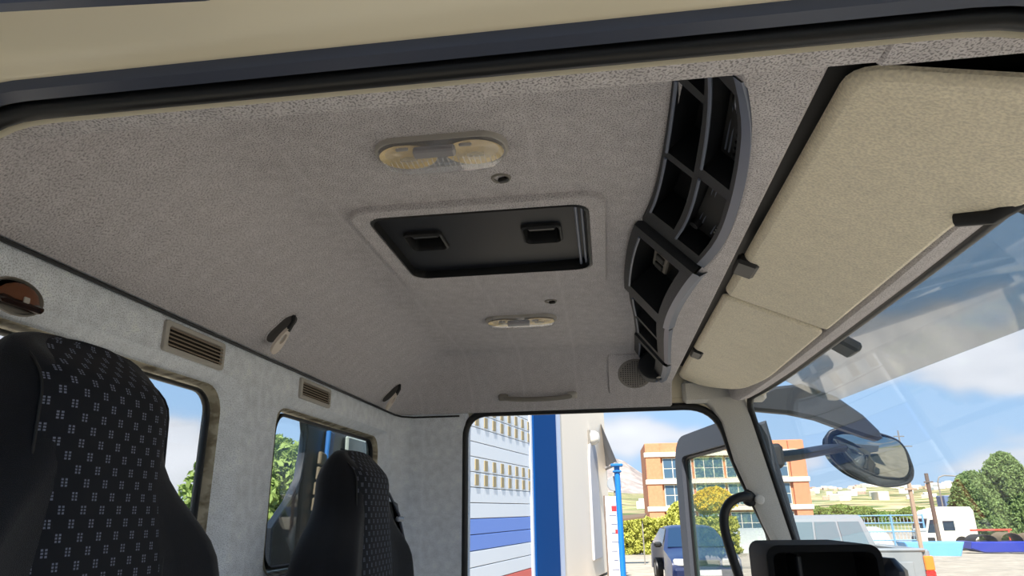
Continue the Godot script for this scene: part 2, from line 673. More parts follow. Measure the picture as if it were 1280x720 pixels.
func build_rear_wall() -> void:
	var m := MB.new()
	var flange := MB.new()
	var holes := [Rect2(-1.45, 2.125, 0.90, 0.465), Rect2(-2.545, 2.125, 0.945, 0.465)]
	var zones := [Rect2(-1.525, 1.05, 1.035, 1.65), Rect2(-2.61, 1.05, 1.085, 1.65)]
	var panes := [Rect2(-1.385, 2.165, 0.78, 0.40), Rect2(-2.46, 2.165, 0.79, 0.40)]
	for i in 2:
		var h: Rect2 = holes[i]
		var outer := rr(h.size.x, h.size.y, 0.075)
		var g: Rect2 = panes[i]
		var inner := rr(g.size.x, g.size.y, 0.055)
		for k in outer.size():
			outer[k] += h.get_center()
			inner[k] += g.get_center()
		sheet_with_hole(m, zones[i], outer, rear_point)
		var rings := []
		for l in [[0.0, -0.80], [0.10, -0.803], [0.55, -0.822], [0.80, -0.832]]:
			var ring := PackedVector3Array()
			for k in outer.size():
				var q: Vector2 = outer[k].lerp(inner[k], l[0])
				ring.append(Vector3(l[1], q.y, q.x))
			rings.append(ring)
		m.loft(rings, true, false)
		rings = []
		for l in [[0.80, -0.832], [0.84, -0.828], [0.90, -0.836], [1.0, -0.845], [1.04, -0.86]]:
			var ring := PackedVector3Array()
			for k in outer.size():
				var q: Vector2 = outer[k].lerp(inner[k], l[0])
				ring.append(Vector3(l[1], q.y, q.x))
			rings.append(ring)
		flange = MB.new()
		flange.loft(rings, true, false)
		var w := struct("window_%d" % (i + 1), flange, grime(), "cream metal edge and pane of the rear window behind the %s seat" % ("nearest patterned" if i == 0 else "farther patterned"), "window")
		var seal := MB.new()
		rings = []
		var c := g.get_center()
		for k in 10:
			var a := TAU * k / 10
			var ring := PackedVector3Array()
			for q in inner:
				var d := (q - c)
				var e := Vector2(d.x * (1 - 0.03 + 0.012 * cos(a)), d.y * (1 - 0.05 + 0.022 * cos(a)))
				ring.append(Vector3(-0.846 + 0.008 * sin(a), c.y + e.y, c.x + e.x))
			rings.append(ring)
		rings.append(rings[0])
		seal.loft(rings, true, false)
		put("gasket", seal, mats.rubber, w)
		var pane := MB.new()
		pane.prism(rr(g.size.x, g.size.y, 0.055, 5), 0.005, Transform3D(Basis(Vector3.BACK, Vector3.UP, Vector3.LEFT), Vector3(-0.850, c.y, c.x)))
		var rg := glass(Color(0.45, 0.62, 0.62), 0.08)
		rg.metallic_specular = 0.25
		put("pane", pane, rg, w)
	# steel outside of the rear wall (around the panes)
	for i in 2:
		var g: Rect2 = panes[i]
		var inner := rr(g.size.x + 0.02, g.size.y + 0.02, 0.06)
		for k in inner.size(): inner[k] += g.get_center()
		sheet_with_hole(m, zones[i], inner, func(q: Vector2) -> Vector3: return Vector3(-0.87, q.y, q.x))
	struct("wall_rear", m, mats.rear, "grey grained rear wall panel of the cab with two window openings", "wall")
	# side panels behind the door openings
	for far in [true, false]:
		m = MB.new()
		var z := -2.6 if far else -0.5
		var s := -1.0 if far else 1.0
		m.box(Vector3(-0.695 if far else -0.73, 1.86, z + s * 0.03), Vector3(0.36 if far else 0.29, 1.63, 0.06), Basis(), 0.012)
		# rounded inner corner to the rear wall
		for k in 6:
			var a := PI / 2 * k / 6
			var b := PI / 2 * (k + 1) / 6
			var r := 0.055
			var A := Vector3(-0.80 + r - r * cos(a), 1.05, z - s * (r - r * sin(a)))
			var B := Vector3(-0.80 + r - r * cos(b), 1.05, z - s * (r - r * sin(b)))
			m.quad(A, B, B + Vector3(0, 1.62, 0), A + Vector3(0, 1.62, 0))
		struct("wall_%s" % ("right" if far else "left"), m, mats.rear, "grey side panel between the rear wall and the %s door opening" % ("far" if far else "near"), "wall")
	# seam bead under the headliner
	m = MB.new()
	m.tube([Vector3(-0.792, 2.661, -0.5), Vector3(-0.792, 2.659, -1.5), Vector3(-0.790, 2.660, -2.545), Vector3(-0.775, 2.658, -2.585), Vector3(-0.73, 2.655, -2.597), Vector3(-0.55, 2.655, -2.598)], 0.0035, 6)
	struct("trim_5", m, mats.dark, "dark seam line between headliner and rear wall", "trim")


func grime() -> StandardMaterial3D:
	if not mats.has("grime"):
		mats.grime = grained(Color(0.48, 0.44, 0.36), Color(0.74, 0.71, 0.63), 0.5, 0.02, 0.30, 0.55, 0.0, 0.6, 0.2, 4, 12)
	return mats.grime


# windshield surface: x as a function of the height, bowed back towards the pillars
func wx(y: float, z := MID) -> float:
	return 0.562 + 0.205 * (2.68 - y) - bow(z)

func bow(z: float) -> float:
	return 0.038 * pow(absf(z - MID) / 1.03, 4.0)


func build_front() -> void:
	# header rail between the visors and the glass, and the recess above the visors
	var m := MB.new()
	var rings := []
	for z in [-0.50, -0.8, -1.2, -1.6, -2.0, -2.4, -2.52, -2.60]:
		var ring := PackedVector3Array()
		var lift := 0.0 if z > -2.55 else 0.02
		for q in [Vector2(0.500, 2.715), Vector2(0.506, 2.676), Vector2(0.513, 2.667), Vector2(0.530, 2.668), Vector2(0.556, 2.676), Vector2(0.58, 2.71), Vector2(0.58, 2.75), Vector2(0.50, 2.75)]:
			ring.append(Vector3(q.x - bow(z), q.y + (lift if q.y < 2.72 else 0.0), z))
		rings.append(ring)
	m.loft(rings)
	struct("trim_6", m, mats.liner, "grey grained rail along the top of the windshield", "header rail")
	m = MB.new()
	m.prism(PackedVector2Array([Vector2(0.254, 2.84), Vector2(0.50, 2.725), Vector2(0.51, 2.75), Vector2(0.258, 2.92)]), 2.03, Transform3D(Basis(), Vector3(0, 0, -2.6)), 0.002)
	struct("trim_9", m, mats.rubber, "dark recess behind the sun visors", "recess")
	m = MB.new()
	m.box(Vector3(0.4205, 2.70, -0.5225), Vector3(0.333, 0.070, 0.045), Basis(), 0.004)
	struct("trim_10", m, mats.liner, "grey grained strip between the nearer sun visor and the door frame", "trim")
	# outer skin over the header
	m = MB.new()
	m.prism(PackedVector2Array([Vector2(0.55, 2.95), Vector2(0.62, 2.78), Vector2(0.585, 2.69), Vector2(0.575, 2.69), Vector2(0.60, 2.77), Vector2(0.53, 2.94)]), 2.1, Transform3D(Basis(), Vector3(0, 0, -2.6)), 0.002)
	struct("wall_front", m, mats.cream, "cream painted outer panel above the windshield", "wall")
	# windshield with its gasket
	var zs := [-0.53, -2.578]
	var loop := PackedVector2Array()
	var k := [Vector2(-0.53, 1.70), Vector2(-0.53, 2.682), Vector2(-2.578, 2.682), Vector2(-2.578, 1.70)]
	for i in 4:
		corner(loop, k[(i + 3) % 4], k[i], k[(i + 1) % 4], 0.075, 6)
		if i == 1:
			for e in range(1, 24): loop.append(Vector2(lerpf(-0.605, -2.503, e / 24.0), 2.682))
	var pane := MB.new()
	var face := []
	for k2 in 41:
		var z := lerpf(-0.53, -2.578, k2 / 40.0)
		var edge := minf(z + 2.578, -0.53 - z)
		var cut := 0.0
		if edge < 0.06: cut = 0.06 - sqrt(maxf(0.0, 0.0036 - pow(0.06 - edge, 2.0)))
		var top := 2.682 - cut
		face.append(PackedVector3Array([Vector3(wx(top, z), top, z), Vector3(wx(1.70, z), 1.70, z), Vector3(wx(1.70, z) + 0.006, 1.70, z), Vector3(wx(top, z) + 0.006, top, z)]))
	pane.loft(face)
	var wind := glass(Color(0.55, 0.75, 0.85), 0.05)
	wind.metallic_specular = 0.22
	var w := struct("window_3", pane, wind, "raked windshield glass with black gasket", "windshield")
	var path := []
	for q in loop:
		path.append(Vector3(wx(q.y, q.x) + 0.002, q.y, q.x))
	path.append(path[0]); path.append(path[1])
	var g := MB.new()
	g.tube(path, 0.012, 10, false)
	put("gasket", g, mats.rubber, w)
	# A pillars
	for far in [true, false]:
		m = MB.new()
		var dp := [Vector2(0.36, 2.690), Vector2(0.40, 2.655), Vector2(0.43, 2.60), Vector2(0.458, 2.46), Vector2(0.53, 2.25), Vector2(0.606, 2.05), Vector2(0.69, 1.80), Vector2(0.70, 1.05)]
		rings = []
		var s := 1.0 if far else -1.0
		for q in dp:
			var e: float = maxf(wx(q.y, -2.575) - 0.004, q.x + 0.03)
			var ring := PackedVector3Array()
			for p in [Vector2(q.x - 0.004, 2.610), Vector2(q.x + 0.006, 2.590), Vector2(q.x + 0.02, 2.584), Vector2(e - 0.02, 2.572), Vector2(e - 0.004, 2.572), Vector2(e + 0.004, 2.585), Vector2(e + 0.01, 2.64), Vector2(q.x + 0.01, 2.66)]:
				ring.append(Vector3(p.x, q.y, -p.y if far else -3.1 + p.y))
			rings.append(ring)
		m.loft(rings)
		m.box(Vector3(0.45, 2.715, -2.605 if far else -0.495), Vector3(0.30, 0.085, 0.05), Basis(), 0.012)
		struct("trim_%d" % (7 if far else 8), m, mats.pillar, "pale grey pillar trim between the windshield and the %s door" % ("far" if far else "near"), "pillar")
	# dashboard and scuttle
	m = MB.new()
	m.prism(PackedVector2Array([Vector2(0.30, 1.05), Vector2(0.26, 1.70), Vector2(0.30, 1.86), Vector2(0.42, 1.90), Vector2(0.74, 1.84), Vector2(0.80, 1.70), Vector2(0.82, 1.05)]), 2.06, Transform3D(Basis(), Vector3(0, 0, -2.58)), 0.015)
	struct("wall_dash", m, paint(Color(0.80, 0.78, 0.745), 0.7), "dark grey dashboard below the windshield", "dashboard")
	m = MB.new()
	m.box(Vector3(0.88, 1.22, MID), Vector3(0.10, 0.92, 2.2), Basis(), 0.03)
	struct("wall_nose", m, mats.dark, "dark front panel of the truck below the windshield", "front panel")
	# open storage box on the dashboard
	var bx := thing("dash_box", "black open box on the dashboard at the bottom edge of the photo", "box", Vector3(0.40, 1.885, -1.46))
	m = MB.new()
	var outer := rr(0.205, 0.36, 0.022)
	var inn := rr(0.182, 0.335, 0.016)
	var tf := Transform3D(Basis(), Vector3(-0.012, 0.169, 0.0))
	rings = []
	for l in [[outer, -0.16, 0.9], [outer, -0.02, 1.0], [outer, 0.055, 1.0], [outer, 0.06, 0.985], [inn, 0.06, 1.0], [inn, 0.055, 0.98], [inn, -0.05, 0.95]]:
		var ring := PackedVector3Array()
		for q in l[0]:
			ring.append(tf * Vector3(q.x * l[2], q.y, l[1]))
		rings.append(ring)
	m.loft(rings)
	put("body", m, paint(Color(0.03, 0.033, 0.042), 0.7, 0.0, 0.3), bx)
	m = MB.new()
	m.box(Vector3(0.105, 0.15, -0.045), Vector3(0.055, 0.345, 0.17), Basis(Vector3.UP, 0.25), 0.022)
	put("side_cover", m, paint(Color(0.10, 0.12, 0.17), 0.4), bx)
	m = MB.new()
	m.box(Vector3(-0.052, 0.2, 0.0), Vector3(0.010, 0.26, 0.08), Basis(), 0.003)
	put("divider", m, mats.dark, bx)


func build_right_door() -> void:
	# the far door, hinged at the A pillar and swung outwards
	var m := MB.new()
	var o := Vector2(-1.12, 0)
	var pts := PackedVector2Array([Vector2(-1.13, 1.95)])
	corner(pts, Vector2(-1.13, 1.95), Vector2(-1.12, 2.655), Vector2(-0.3, 2.66), 0.17, 8)
	corner(pts, Vector2(-1.12, 2.655), Vector2(-0.20, 2.665), Vector2(0.06, 1.95), 0.17, 8)
	pts.append(Vector2(0.06, 1.95))
	var rings := []
	var seals := []
	for i in pts.size():
		var t := (pts[mini(i + 1, pts.size() - 1)] - pts[maxi(i - 1, 0)]).normalized()
		var n := Vector2(t.y, -t.x)
		var ring := PackedVector3Array()
		for q in [[0.0, 0.03], [0.0, -0.005], [0.012, -0.022], [0.05, -0.028], [0.085, -0.022], [0.10, -0.008], [0.10, 0.03]]:
			ring.append(Vector3(pts[i].x + n.x * q[0], pts[i].y + n.y * q[0], q[1]))
		rings.append(ring)
		var s := PackedVector3Array()
		for k in 8:
			var a := TAU * k / 8
			s.append(Vector3(pts[i].x + n.x * (0.105 + 0.012 * cos(a)), pts[i].y + n.y * (0.105 + 0.012 * cos(a)), 0.012 * sin(a)))
		seals.append(s)
	m.loft(rings)
	var root := Node3D.new()
	root.name = "door_1"
	add_child(root)
	root.position = Vector3(0.635, 0, -2.665)
	root.rotation.y = deg_to_rad(-77.5)
	tag(root, "open passenger door with grey window frame, swung out beyond the far pillar", "door")
	root.set_meta("kind", "structure")
	put("window_frame", m, paint(Color(0.24, 0.25, 0.28), 0.5), root)
	m = MB.new()
	m.loft(seals)
	put("window_seal", m, mats.rubber, root)
	# lower half
	m = MB.new()
	m.box(Vector3(-0.535, 1.50, 0.0), Vector3(1.19, 0.92, 0.07), Basis(), 0.02)
	put("door_panel", m, mats.console, root)
	var inner := PackedVector2Array()
	for i in pts.size():
		var t := (pts[mini(i + 1, pts.size() - 1)] - pts[maxi(i - 1, 0)]).normalized()
		inner.append(pts[i] + Vector2(t.y, -t.x) * 0.10)
	m = MB.new()
	m.prism(inner, 0.005, Transform3D(Basis(), Vector3(0, 0, -0.002)))
	put("pane", m, glass(Color(0.45, 0.62, 0.55), 0.16), root)
	# the near door, swung open to the right of the camera
	var near := root.duplicate()
	near.name = "door_2"
	add_child(near)
	near.position = Vector3(0.665, 0, -0.42)
	near.transform.basis = Basis(Vector3.UP, deg_to_rad(84.0))
	tag(near, "open driver door swung out beside the camera, outside the photo", "door")
	near.set_meta("kind", "structure")
	# grab bar on the far pillar
	m = MB.new()
	var bar := []
	var p0 := Vector3(0.500, 2.335, -2.60)
	for q in [[0.0, 0.0, 0.0], [-0.015, 0.004, 0.05], [-0.05, 0.0, 0.065], [-0.085, -0.02, 0.068], [-0.105, -0.06, 0.068], [-0.105, -0.12, 0.068], [-0.085, -0.22, 0.068], [-0.055, -0.34, 0.066], [-0.02, -0.46, 0.064], [0.02, -0.52, 0.05], [0.06, -0.53, 0.0]]:
		bar.append(p0 + Vector3(q[0], q[1], q[2] - 0.01))
	var sm := Curve3D.new()
	for i in bar.size():
		var d: Vector3 = (bar[mini(i + 1, bar.size() - 1)] - bar[maxi(i - 1, 0)]) / 6.0
		sm.add_point(bar[i], -d, d)
	m.tube(Array(sm.tessellate_even_length(5, 0.012)), 0.016, 12)
	var g := thing("grab_bar", "black bent grab bar on the pillar beside the far door opening", "grab bar", Vector3.ZERO)
	put("bar", m, mats.black, g)
	m = MB.new()
	m.lathe([Vector2(0.0, 0.012), Vector2(0.018, 0.012), Vector2(0.028, 0.004), Vector2(0.030, -0.006)], Transform3D(Basis(Vector3.RIGHT, Vector3.BACK, Vector3.DOWN), p0 + Vector3(0, 0, 0.004)), 18)
	put("mount", m, mats.black, g)
	m = MB.new()
	m.lathe([Vector2(0.0, 0.006), Vector2(0.012, 0.006), Vector2(0.016, 0.003), Vector2(0.017, -0.003)], Transform3D(Basis(Vector3.RIGHT, Vector3.BACK, Vector3.DOWN), Vector3(0.527, 2.328, -2.572)), 20)
	tag(put("screw_cap", m, mats.pillar), "round plastic screw cap on the pale grey pillar", "cap")


# console face: s runs along the cab, t from the rear top edge to the lower front edge
class Face:
	var f: Callable
	func at(z: float, t: float, out := 0.0) -> Vector3:
		var e := 0.005
		var a: Vector3 = f.call(z, t)
		var n := (f.call(z, t + e) - f.call(z, t - e)).cross(f.call(z + e, t) - f.call(z - e, t)).normalized() as Vector3
		if n.y > 0.0: n = -n
		return a + n * out


func console_module(parent: Node, f: Callable, z0: float, z1: float, t0: float, t1: float, holes: Array, proud: float) -> void:
	var face := Face.new()
	face.f = f
	var frame := MB.new()
	var ss := [z0, z1]
	var ts := [t0, t1]
	for h in holes:
		ss.append_array([h[0], h[1]]); ts.append_array([h[2], h[3]])
	var d := (z1 - z0) / 14.0
	for i in range(1, 14): ss.append(z0 + d * i)
	ss.sort(); ts.sort()
	ss.reverse()
	for i in ss.size() - 1:
		for j in ts.size() - 1:
			if absf(ss[i] - ss[i + 1]) < 1e-5 or absf(ts[j] - ts[j + 1]) < 1e-5: continue
			var c := Vector2((ss[i] + ss[i + 1]) / 2, (ts[j] + ts[j + 1]) / 2)
			var inside := false
			for h in holes:
				if c.x < h[0] and c.x > h[1] and c.y > h[2] and c.y < h[3]: inside = true
			if not inside:
				frame.quad(face.at(ss[i], ts[j], proud), face.at(ss[i + 1], ts[j], proud), face.at(ss[i + 1], ts[j + 1], proud), face.at(ss[i], ts[j + 1], proud))
	var edge := MB.new()
	for i in ss.size() - 1:
		for e in [[t0, -0.03], [t1, 0.10]]:
			var a := face.at(ss[i], e[0], proud)
			var b := face.at(ss[i + 1], e[0], proud)
			var c := face.at(ss[i + 1], e[0] + e[1], proud * (0.55 if e[0] == t0 else 0.8))
			var g := face.at(ss[i], e[0] + e[1], proud * (0.55 if e[0] == t0 else 0.8))
			var c2 := face.at(ss[i + 1], e[0] + e[1] * 1.6, -0.02)
			var g2 := face.at(ss[i], e[0] + e[1] * 1.6, -0.02)
			var mm: MB = edge if e[0] == t1 else frame
			mm.quad(a, b, c, g)
			mm.quad(g, c, c2, g2)
	for e in [[z0, 0.006], [z1, -0.006]]:
		for j in ts.size() - 1:
			frame.quad(face.at(e[0], ts[j], proud), face.at(e[0], ts[j + 1], proud), face.at(e[0] + e[1], ts[j + 1], -0.02), face.at(e[0] + e[1], ts[j], -0.02))
	put("frame", frame, mats.console, parent)
	put("front_edge", edge, mats.console_edge, parent)
	for h in holes:
		var box := MB.new()
		var dep: float = h[4]
		var steps := 4
		for k in steps:
			var a := lerpf(h[0], h[1], float(k) / steps)
			var b := lerpf(h[0], h[1], float(k + 1) / steps)
			for t in [h[2], h[3]]:
				box.quad(face.at(a, t, proud), face.at(b, t, proud), face.at(b, t, -dep), face.at(a, t, -dep))
			box.quad(face.at(a, h[2], -dep), face.at(b, h[2], -dep), face.at(b, h[3], -dep), face.at(a, h[3], -dep))
		for z in [h[0], h[1]]:
			box.quad(face.at(z, h[2], proud), face.at(z, h[3], proud), face.at(z, h[3], -dep), face.at(z, h[2], -dep))
		put("compartment", box, mats.dark, parent, 20.0)
		# thin raised rim along the rear edge of the opening
		var rim := MB.new()
		var path := []
		for k in 7:
			path.append(face.at(lerpf(h[0], h[1], k / 6.0), h[2], proud + 0.001))
		rim.tube(path, 0.0028, 6)
		put("rim", rim, mats.console_edge, parent)


func console_face(z: float, t: float) -> Vector3:
	var x1 := xf(z) + 0.002
	var x0 := curve_at([[0.6, 0.125], [0.9, 0.130], [1.15, 0.124], [1.35, 0.100], [1.55, 0.094], [1.75, 0.100], [1.95, 0.118], [2.2, 0.135], [2.5, 0.145]], -z)
	x0 = minf(x0, x1 - 0.05)
	return Vector3(lerpf(x0, x1, t), lerpf(2.858, 2.752, t), z)


func build_console() -> void:
	var root := thing("overhead_console", "dark grey overhead console with open compartments along the front of the roof", "console")
	console_module(root, console_face, -0.66, -1.265, 0.0, 0.95, [
		[-0.705, -0.955, 0.53, 0.90, 0.055], [-0.99, -1.235, 0.53, 0.90, 0.055],
		[-0.675, -0.775, 0.06, 0.44, 0.05], [-0.795, -0.985, 0.06, 0.44, 0.05], [-1.005, -1.215, 0.06, 0.44, 0.05]], 0.014)
	console_module(root, console_face, -1.285, -1.70, -0.05, 1.0, [[-1.315, -1.63, 0.10, 0.84, 0.06]], 0.024)
	console_module(root, console_face, -1.72, -2.16, 0.0, 1.0, [[-1.75, -1.92, 0.12, 0.78, 0.04], [-1.95, -2.12, 0.12, 0.78, 0.04]], 0.016)
	console_module(root, console_face, -2.18, -2.47, 0.0, 1.0, [[-2.22, -2.43, 0.2, 0.75, 0.03]], 0.022)
	var face := Face.new()
	face.f = console_face
	# radio with an oval glint in the nearest lower compartment, a second unit beside it
	for k in 2:
		var za := -0.72 if k == 0 else -1.01
		var zb := -0.94 if k == 0 else -1.215
		var zc := (za + zb) / 2
		var r := thing("radio_unit", "black radio unit with an oval knob in the compartment nearest to the door" if k == 0 else "black radio unit with a row of small dots in the second lower compartment", "radio", Vector3.ZERO, 0.0, "radio units in the overhead console")
		var A := face.at(za, 0.56, -0.02)
		var B := face.at(zb, 0.56, -0.02)
		var C := face.at(zb, 0.87, -0.02)
		var D := face.at(za, 0.87, -0.02)
		var n := face.at(zc, 0.7, 0.0) - face.at(zc, 0.7, -0.03)
		var m := MB.new()
		m.loft([PackedVector3Array([A - n, B - n, C - n, D - n]), PackedVector3Array([A, B, C, D])])
		put("case", m, mats.black, r, 20.0)
		var fr := MB.new()
		for l in [0.61, 0.66, 0.82]:
			fr.tube([face.at(za - 0.015, l, -0.019), face.at(zc, l, -0.019), face.at(zb + 0.015, l, -0.019)], 0.0016, 6)
		put("fascia_lines", fr, mats.console_edge, r)
		if k == 0:
			var kn := MB.new()
			var cen := face.at(-0.785, 0.66, -0.018)
			var du := (face.at(-0.80, 0.66, -0.018) - face.at(-0.77, 0.66, -0.018)).normalized()
			var dn := n.normalized()
			kn.lathe([Vector2(0, 0.008), Vector2(0.6, 0.006), Vector2(1.0, 0.0)], Transform3D(Basis(du * 0.03, dn, du.cross(dn) * 0.009), cen), 20)
			put("knob", kn, mats.steel, r)
			var bt := MB.new()
			for i in 5:
				bt.box(face.at(-0.85 - 0.018 * i, 0.74, -0.018), Vector3(0.008, 0.006, 0.009), Basis(), 0.001)
			put("buttons", bt, mats.dark, r)
		else:
			var bt := MB.new()
			for i in 14:
				bt.box(face.at(-1.03 - 0.012 * i, 0.845, -0.018), Vector3(0.003, 0.003, 0.004), Basis(), 0.0005)
			put("dots", bt, mats.pale, r)
			bt = MB.new()
			bt.lathe([Vector2(0, 0.014), Vector2(0.009, 0.013), Vector2(0.011, 0.0)], Transform3D(Basis(Vector3.FORWARD, n.normalized(), Vector3.FORWARD.cross(n.normalized())), face.at(-1.19, 0.60, -0.018)), 14)
			put("knob", bt, mats.dark, r)
	# small switch block in the middle compartment
	var sw := thing("switch_block", "small grey switch block with two square buttons in the middle compartment", "switch")
	var m := MB.new()
	var c := face.at(-1.50, 0.35, -0.045)
	var b := Basis(Vector3.FORWARD, (face.at(-1.5, 0.35, 0.0) - face.at(-1.5, 0.35, -0.03)).normalized(), Vector3.UP)
	b.z = b.x.cross(b.y)
	m.box(c, Vector3(0.10, 0.024, 0.045), b, 0.003)
	put("case", m, mats.grey, sw)
	for k in 2:
		m = MB.new()
		m.box(c + b * Vector3(-0.022 + 0.046 * k, 0.014, 0.0), Vector3(0.03, 0.006, 0.024), b, 0.002)
		put("button", m, mats.rubber, sw)
	# thumb wheel with a beaded rim at the far end
	var nz := thing("air_nozzle", "round beaded air nozzle with a pale crescent lip at the far end of the console", "air nozzle")
	var tf := Transform3D(Basis(Vector3.RIGHT, Vector3.BACK, Vector3.DOWN), Vector3(0.186, 2.782, -2.415))
	m = MB.new()
	m.lathe([Vector2(0, 0.020), Vector2(0.030, 0.021), Vector2(0.044, 0.026), Vector2(0.050, 0.024), Vector2(0.052, 0.015), Vector2(0.052, -0.03), Vector2(0, -0.03)], tf, 32)
	put("ring", m, mats.console, nz)
	m = MB.new()
	var arc := []
	for k in 13:
		var a := -PI * 0.40 + PI * 0.85 * k / 12.0
		arc.append(tf * Vector3(cos(a) * 0.047, 0.027, sin(a) * 0.047))
	m.tube(arc, [0.002, 0.004, 0.005, 0.006, 0.006, 0.006, 0.006, 0.006, 0.006, 0.006, 0.005, 0.004, 0.002], 8)
	put("lip", m, mats.pale, nz)
	for k in 12:
		var a := -PI * 0.45 + PI * 0.9 * k / 11.0
		m = MB.new()
		m.box(tf * Vector3(cos(a) * 0.055, 0.006, sin(a) * 0.055), Vector3(0.007, 0.007, 0.012), Basis(Vector3.BACK, -a), 0.002)
		put("bead", m, mats.console_edge, nz)


func build_hatch() -> void:
	var root := thing("roof_hatch", "dark roof hatch with two recessed handles set in a grey surround", "roof hatch", Vector3(-0.22, 2.855, -1.34))
	# surround: raised flat frame
	var m := MB.new()
	var rings := []
	var a := rr(0.50, 0.535, 0.05)
	var bq := rr(0.43, 0.362, 0.035)
	for l in [[a, 0.0, 1.0, -0.055], [a, -0.010, 0.992, -0.055], [a, -0.013, 0.982, -0.055], [bq, -0.013, 1.01, 0.0], [bq, -0.010, 1.0, 0.0], [bq, 0.055, 1.0, 0.0]]:
		var ring := PackedVector3Array()
		for q in l[0]:
			ring.append(Vector3(q.x * l[2], l[1], q.y * l[2] + l[3]))
		rings.append(ring)
	m.loft(rings, true, false)
	put("surround", m, mats.liner, root, 30.0)
	m = MB.new()
	rings = []
	for l in [[0.998, -0.012], [0.975, -0.014], [0.965, -0.004], [0.965, 0.03]]:
		var ring := PackedVector3Array()
		for q in bq:
			ring.append(Vector3(q.x * l[0], l[1], q.y * l[0]))
		rings.append(ring)
	m.loft(rings, true, false)
	put("seal", m, mats.rubber, root)
	# panel with two handle recesses
	m = MB.new()
	var y := 0.004
	var hs := [[-0.135, 0.055], [0.115, 0.055]]
	for k in 2:
		var hole := rr(0.075, 0.085, 0.012)
		for i in hole.size(): hole[i] += Vector2(hs[k][0] - 0.0, hs[k][1] - 0.035)
		var zone := Rect2(-0.215, -0.185, 0.215, 0.37) if k == 0 else Rect2(0.0, -0.185, 0.215, 0.37)
		sheet_with_hole(m, zone, hole, func(q: Vector2) -> Vector3: return Vector3(q.x, y, q.y))
	put("panel", m, mats.hatch, root)
	for k in 2:
		var hole := rr(0.075, 0.085, 0.012)
		for i in hole.size(): hole[i] += Vector2(hs[k][0], hs[k][1] - 0.035)
		var hd := MB.new()
		rings = []
		var c := Vector2(hs[k][0], hs[k][1] - 0.035)
		for l in [[1.12, 0.0], [1.10, -0.006], [1.0, -0.008], [0.94, 0.0], [0.90, 0.028]]:
			var ring := PackedVector3Array()
			for q in hole:
				var e: Vector2 = c + (q - c) * l[0]
				ring.append(Vector3(e.x, y + l[1], e.y))
			rings.append(ring)
		hd.loft(rings, true, false)
		var bot: PackedVector3Array = rings[-1]
		for i in bot.size():
			hd.tri(Vector3(c.x, y + 0.028, c.y), bot[i], bot[(i + 1) % bot.size()])
		var hn := put("handle_recess", hd, mats.black, root)
		hd = MB.new()
		hd.box(Vector3(c.x, y + 0.006, c.y + 0.012), Vector3(0.058, 0.010, 0.022), Basis(Vector3.RIGHT, 0.2), 0.003)
		put("latch", hd, mats.dark, hn)
	m = MB.new()
	for x in [0.190, 0.202]:
		m.box(Vector3(x, y - 0.004, -0.0), Vector3(0.006, 0.008, 0.34), Basis(), 0.002)
	put("seal_strip", m, mats.console_edge, root)


func visor(called: String, label: String, outline: PackedVector2Array, bulge: float) -> Node3D:
	# outline in (x, z); the visor lies in the slope between roof and windshield
	var root := thing(called, label, "sun visor", Vector3.ZERO, 0.0, "sun visors above the windshield")
	var m := MB.new()
	var h := func(x: float) -> float: return 2.772 - (x - 0.285) * 0.475
	var rings := []
	for l in [[0.0, 0.008], [0.0, 0.002], [0.002, -0.002], [0.005, -0.0045], [0.009, -0.0065]]:
		var poly := MB.inset(outline, l[0]) if l[0] > 0.0 else outline
		var ring := PackedVector3Array()
		for q in poly:
			ring.append(Vector3(q.x, h.call(q.x) + l[1] * bulge, q.y))
		rings.append(ring)
	m.loft(rings, true, false)
	for e in [0, 4]:
		var flat := PackedVector2Array()
		for q in rings[e]: flat.append(Vector2(q.x, q.z))
		var idx := Geometry2D.triangulate_polygon(flat)
		for t in range(0, idx.size(), 3):
			m.tri(rings[e][idx[t]], rings[e][idx[t + 1]], rings[e][idx[t + 2]])
	put("pad", m, mats.vinyl, root, 24.0)
	return root


func build_visors() -> void:
	var o := PackedVector2Array()
	var k := [Vector2(0.299, -0.69), Vector2(0.54, -0.60), Vector2(0.535, -0.85), Vector2(0.500, -0.93), Vector2(0.500, -1.52), Vector2(0.293, -1.53)]
	for i in k.size():
		corner(o, k[(i + k.size() - 1) % k.size()], k[i], k[(i + 1) % k.size()], [0.04, 0.02, 0.02, 0.03, 0.012, 0.02][i], 5)
	var v := visor("sun_visor", "large beige vinyl sun visor nearest to the open door", o, 1.0)
	var m := MB.new()
	m.box(Vector3(0.302, 2.762, -1.335), Vector3(0.045, 0.022, 0.075), Basis(Vector3.BACK, -0.44), 0.006)
	put("hinge_clip", m, mats.rubber, v)
	m = MB.new()
	m.tube([Vector3(0.56, 2.672, -0.80), Vector3(0.535, 2.662, -0.845), Vector3(0.515, 2.655, -0.88), Vector3(0.49, 2.668, -0.915)], 0.012, 10)
	put("hinge_arm", m, mats.black, v)
	o = PackedVector2Array()
	k = [Vector2(0.293, -1.545), Vector2(0.499, -1.535), Vector2(0.500, -2.12), Vector2(0.47, -2.40), Vector2(0.37, -2.56), Vector2(0.287, -2.565)]
	for i in k.size():
		corner(o, k[(i + k.size() - 1) % k.size()], k[i], k[(i + 1) % k.size()], [0.02, 0.03, 0.1, 0.1, 0.05, 0.03][i], 5)
	v = visor("sun_visor", "smaller beige vinyl sun visor farther away, next to the far pillar", o, 0.8)
	m = MB.new()
	m.box(Vector3(0.302, 2.762, -2.13), Vector3(0.035, 0.02, 0.085), Basis(Vector3.BACK, -0.44), 0.006)
	put("hinge_clip", m, mats.rubber, v)


